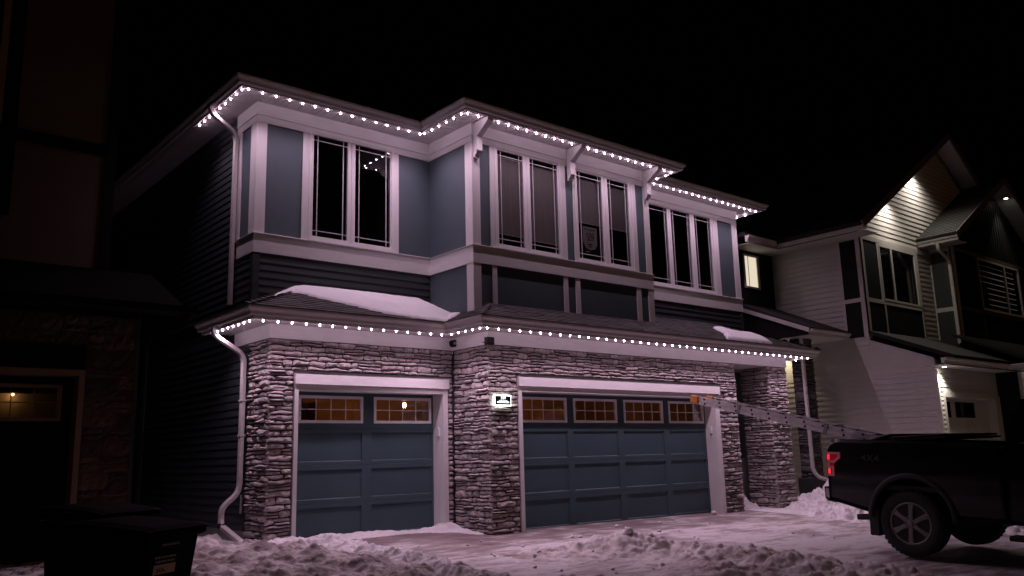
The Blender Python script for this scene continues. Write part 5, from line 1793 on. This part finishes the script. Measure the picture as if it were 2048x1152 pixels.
w2 = gp(MB().box(19.15, 21.95, FY2 - 0.03, FY2, 6.0, 6.05).box(19.15, 21.95, FY2 - 0.03, FY2, 4.61, 4.67).box(20.88, 20.97, FY2 - 0.03, FY2, 4.67, 6.0).box(21.88, 21.97, FY2 - 0.03, FY2, 4.67, 6.0).box(19.15, 19.19, FY2 - 0.03, FY2, 4.67, 6.0), "window", 'rhtrim')
gp(B(19.19, 20.88, FY2 - 0.004, FY2 - 0.001, 4.67, 6.0), "pane", 'carglass', w2)
gp(B(20.97, 21.88, FY2 - 0.004, FY2 - 0.001, 4.67, 6.0), "pane", 'carglass', w2)
for q in range(8):
    gp(MB().prism([(FY2 - 0.012, 4.79 + q * 0.152), (FY2 - 0.006, 4.815 + q * 0.152), (FY2 - 0.005, 4.795 + q * 0.152)], 'x', 19.20 if q > 3 else 19.62, 20.86), "blind_slat", 'rhtrim', w2)
    gp(MB().prism([(FY2 - 0.012, 4.79 + q * 0.152), (FY2 - 0.006, 4.815 + q * 0.152), (FY2 - 0.005, 4.795 + q * 0.152)], 'x', 20.99, 21.55), "blind_slat", 'rhtrim', w2)
bx_, bz_ = 20.6, 8.36
def batten_wall():
    m = MB().prism([(17.62, 6.20), (bx_, bz_ - 0.1), (24, 6.25), (24, 6.20)], 'y', FY2, FY2 + 0.05)
    gp(m, "gable_wall", 'rhdark')
    x = 17.9
    while x < 22.5:
        zt = bz_ - 0.12 - abs(x - bx_) * 0.615
        if zt > 6.3:
            gp(B(x, x + 0.035, FY2 - 0.016, FY2 - 0.0005, 6.165, zt), "batten", 'rhdark')
        x += 0.16
batten_wall()
slab(17.0, 6.25, bx_, bz_, -2.56, GY, 0.012, "gable_soffit", 'rhtrim')
slab(bx_, bz_, 24, 6.28, -2.56, GY, 0.012, "gable_soffit", 'rhtrim')
slab(17.0, 6.27, bx_, bz_ + 0.02, -2.58, GY + 0.01, 0.09, "front_gable_roof", 'shingle')
nq = 30
for q in range(nq):
    t0, t1 = q / nq, (q + 1.15) / nq
    dx_, dz_ = bx_ - 17.0, bz_ + 0.02 - 6.27
    ln_ = math.hypot(dx_, dz_)
    ux, uz = -dz_ / ln_, dx_ / ln_
    o0, o1 = 0.091, 0.093
    pa = (17.0 + dx_ * t0 + ux * o0, 6.27 + dz_ * t0 + uz * o0)
    pb = (17.0 + dx_ * min(t1, 1) + ux * o1, 6.27 + dz_ * min(t1, 1) + uz * o1)
    gp(MB().prism([pa, pb, (pb[0] + ux * 0.002, pb[1] + uz * 0.002), (pa[0] + ux * 0.016, pa[1] + uz * 0.016)], 'y', -2.60 + 0.003 * (q % 3), GY + 0.02), "shingle_course", 'darkshingle')
slab(bx_, bz_ + 0.02, 24, 6.3, -2.58, GY + 0.01, 0.10, "front_gable_roof", 'shingle')
slab(16.98, 6.20, bx_ + 0.02, bz_ - 0.03, -2.61, -2.585, 0.17, "rake_board", 'rhbrown')
slab(bx_ - 0.02, bz_ - 0.03, 24, 6.23, -2.61, -2.585, 0.17, "rake_board", 'rhbrown')
gp(sweep([(17.08, GY - 0.01), (17.08, -2.57)], [(0.0 + d_, 6.16 + z_) for d_, z_ in GUT]), "gutter", 'rhtrim')
gp(B(17.02, 17.6, -2.56, GY, 6.155, 6.16), "soffit", 'rhtrim')
gp(MB().rtube(bend([(17.02, -2.05, 6.18), (17.04, -2.05, 6.02), (17.50, -2.09, 5.78), (17.52, -2.09, 3.62)], 0.1), 0.085, 0.065), "downspout", 'rhtrim')

# recessed soffit lamps
def downlight(loc, power, size=58, name="soffit_light", lens=0.045, color=(1.0, 0.90, 0.78), aim=(0, 0, -1), blend=0.75):
    gp(MB().lathe([(0.006, lens * 1.25), (-0.004, lens * 1.25), (-0.006, lens)], loc, 'z', 16), name, 'rhtrim')
    gp(MB().lathe([(-0.0065, lens * 0.95), (-0.010, lens * 0.6)], loc, 'z', 14), "lamp_lens", 'wspot')
    l = bpy.data.lights.new(name, 'SPOT')
    l.energy = power
    l.color = color
    l.spot_size = math.radians(size)
    l.spot_blend = blend
    l.shadow_soft_size = 0.05
    o = bpy.data.objects.new(name, l)
    COL.objects.link(o)
    o.parent = G
    o.location = Vector(loc) - Vector((0, 0, 0.02)) - ORG[G.name]
    o.rotation_euler = Vector(aim).to_track_quat('-Z', 'Y').to_euler()
    return o
downlight((17.04, -1.86, 8.352), 230, 138, blend=1.0)
downlight((15.40, -1.86, 7.325), 165, 138, blend=1.0)
downlight((21.02, -2.42, 7.98), 70, 80, lens=0.05)
downlight((14.08, -3.10, 2.762), 130, 110)
downlight((17.6, -3.66, 2.775), 60, 100)
downlight((13.80, 0.66, 3.59), 55, 90, color=(1.0, 0.80, 0.52))
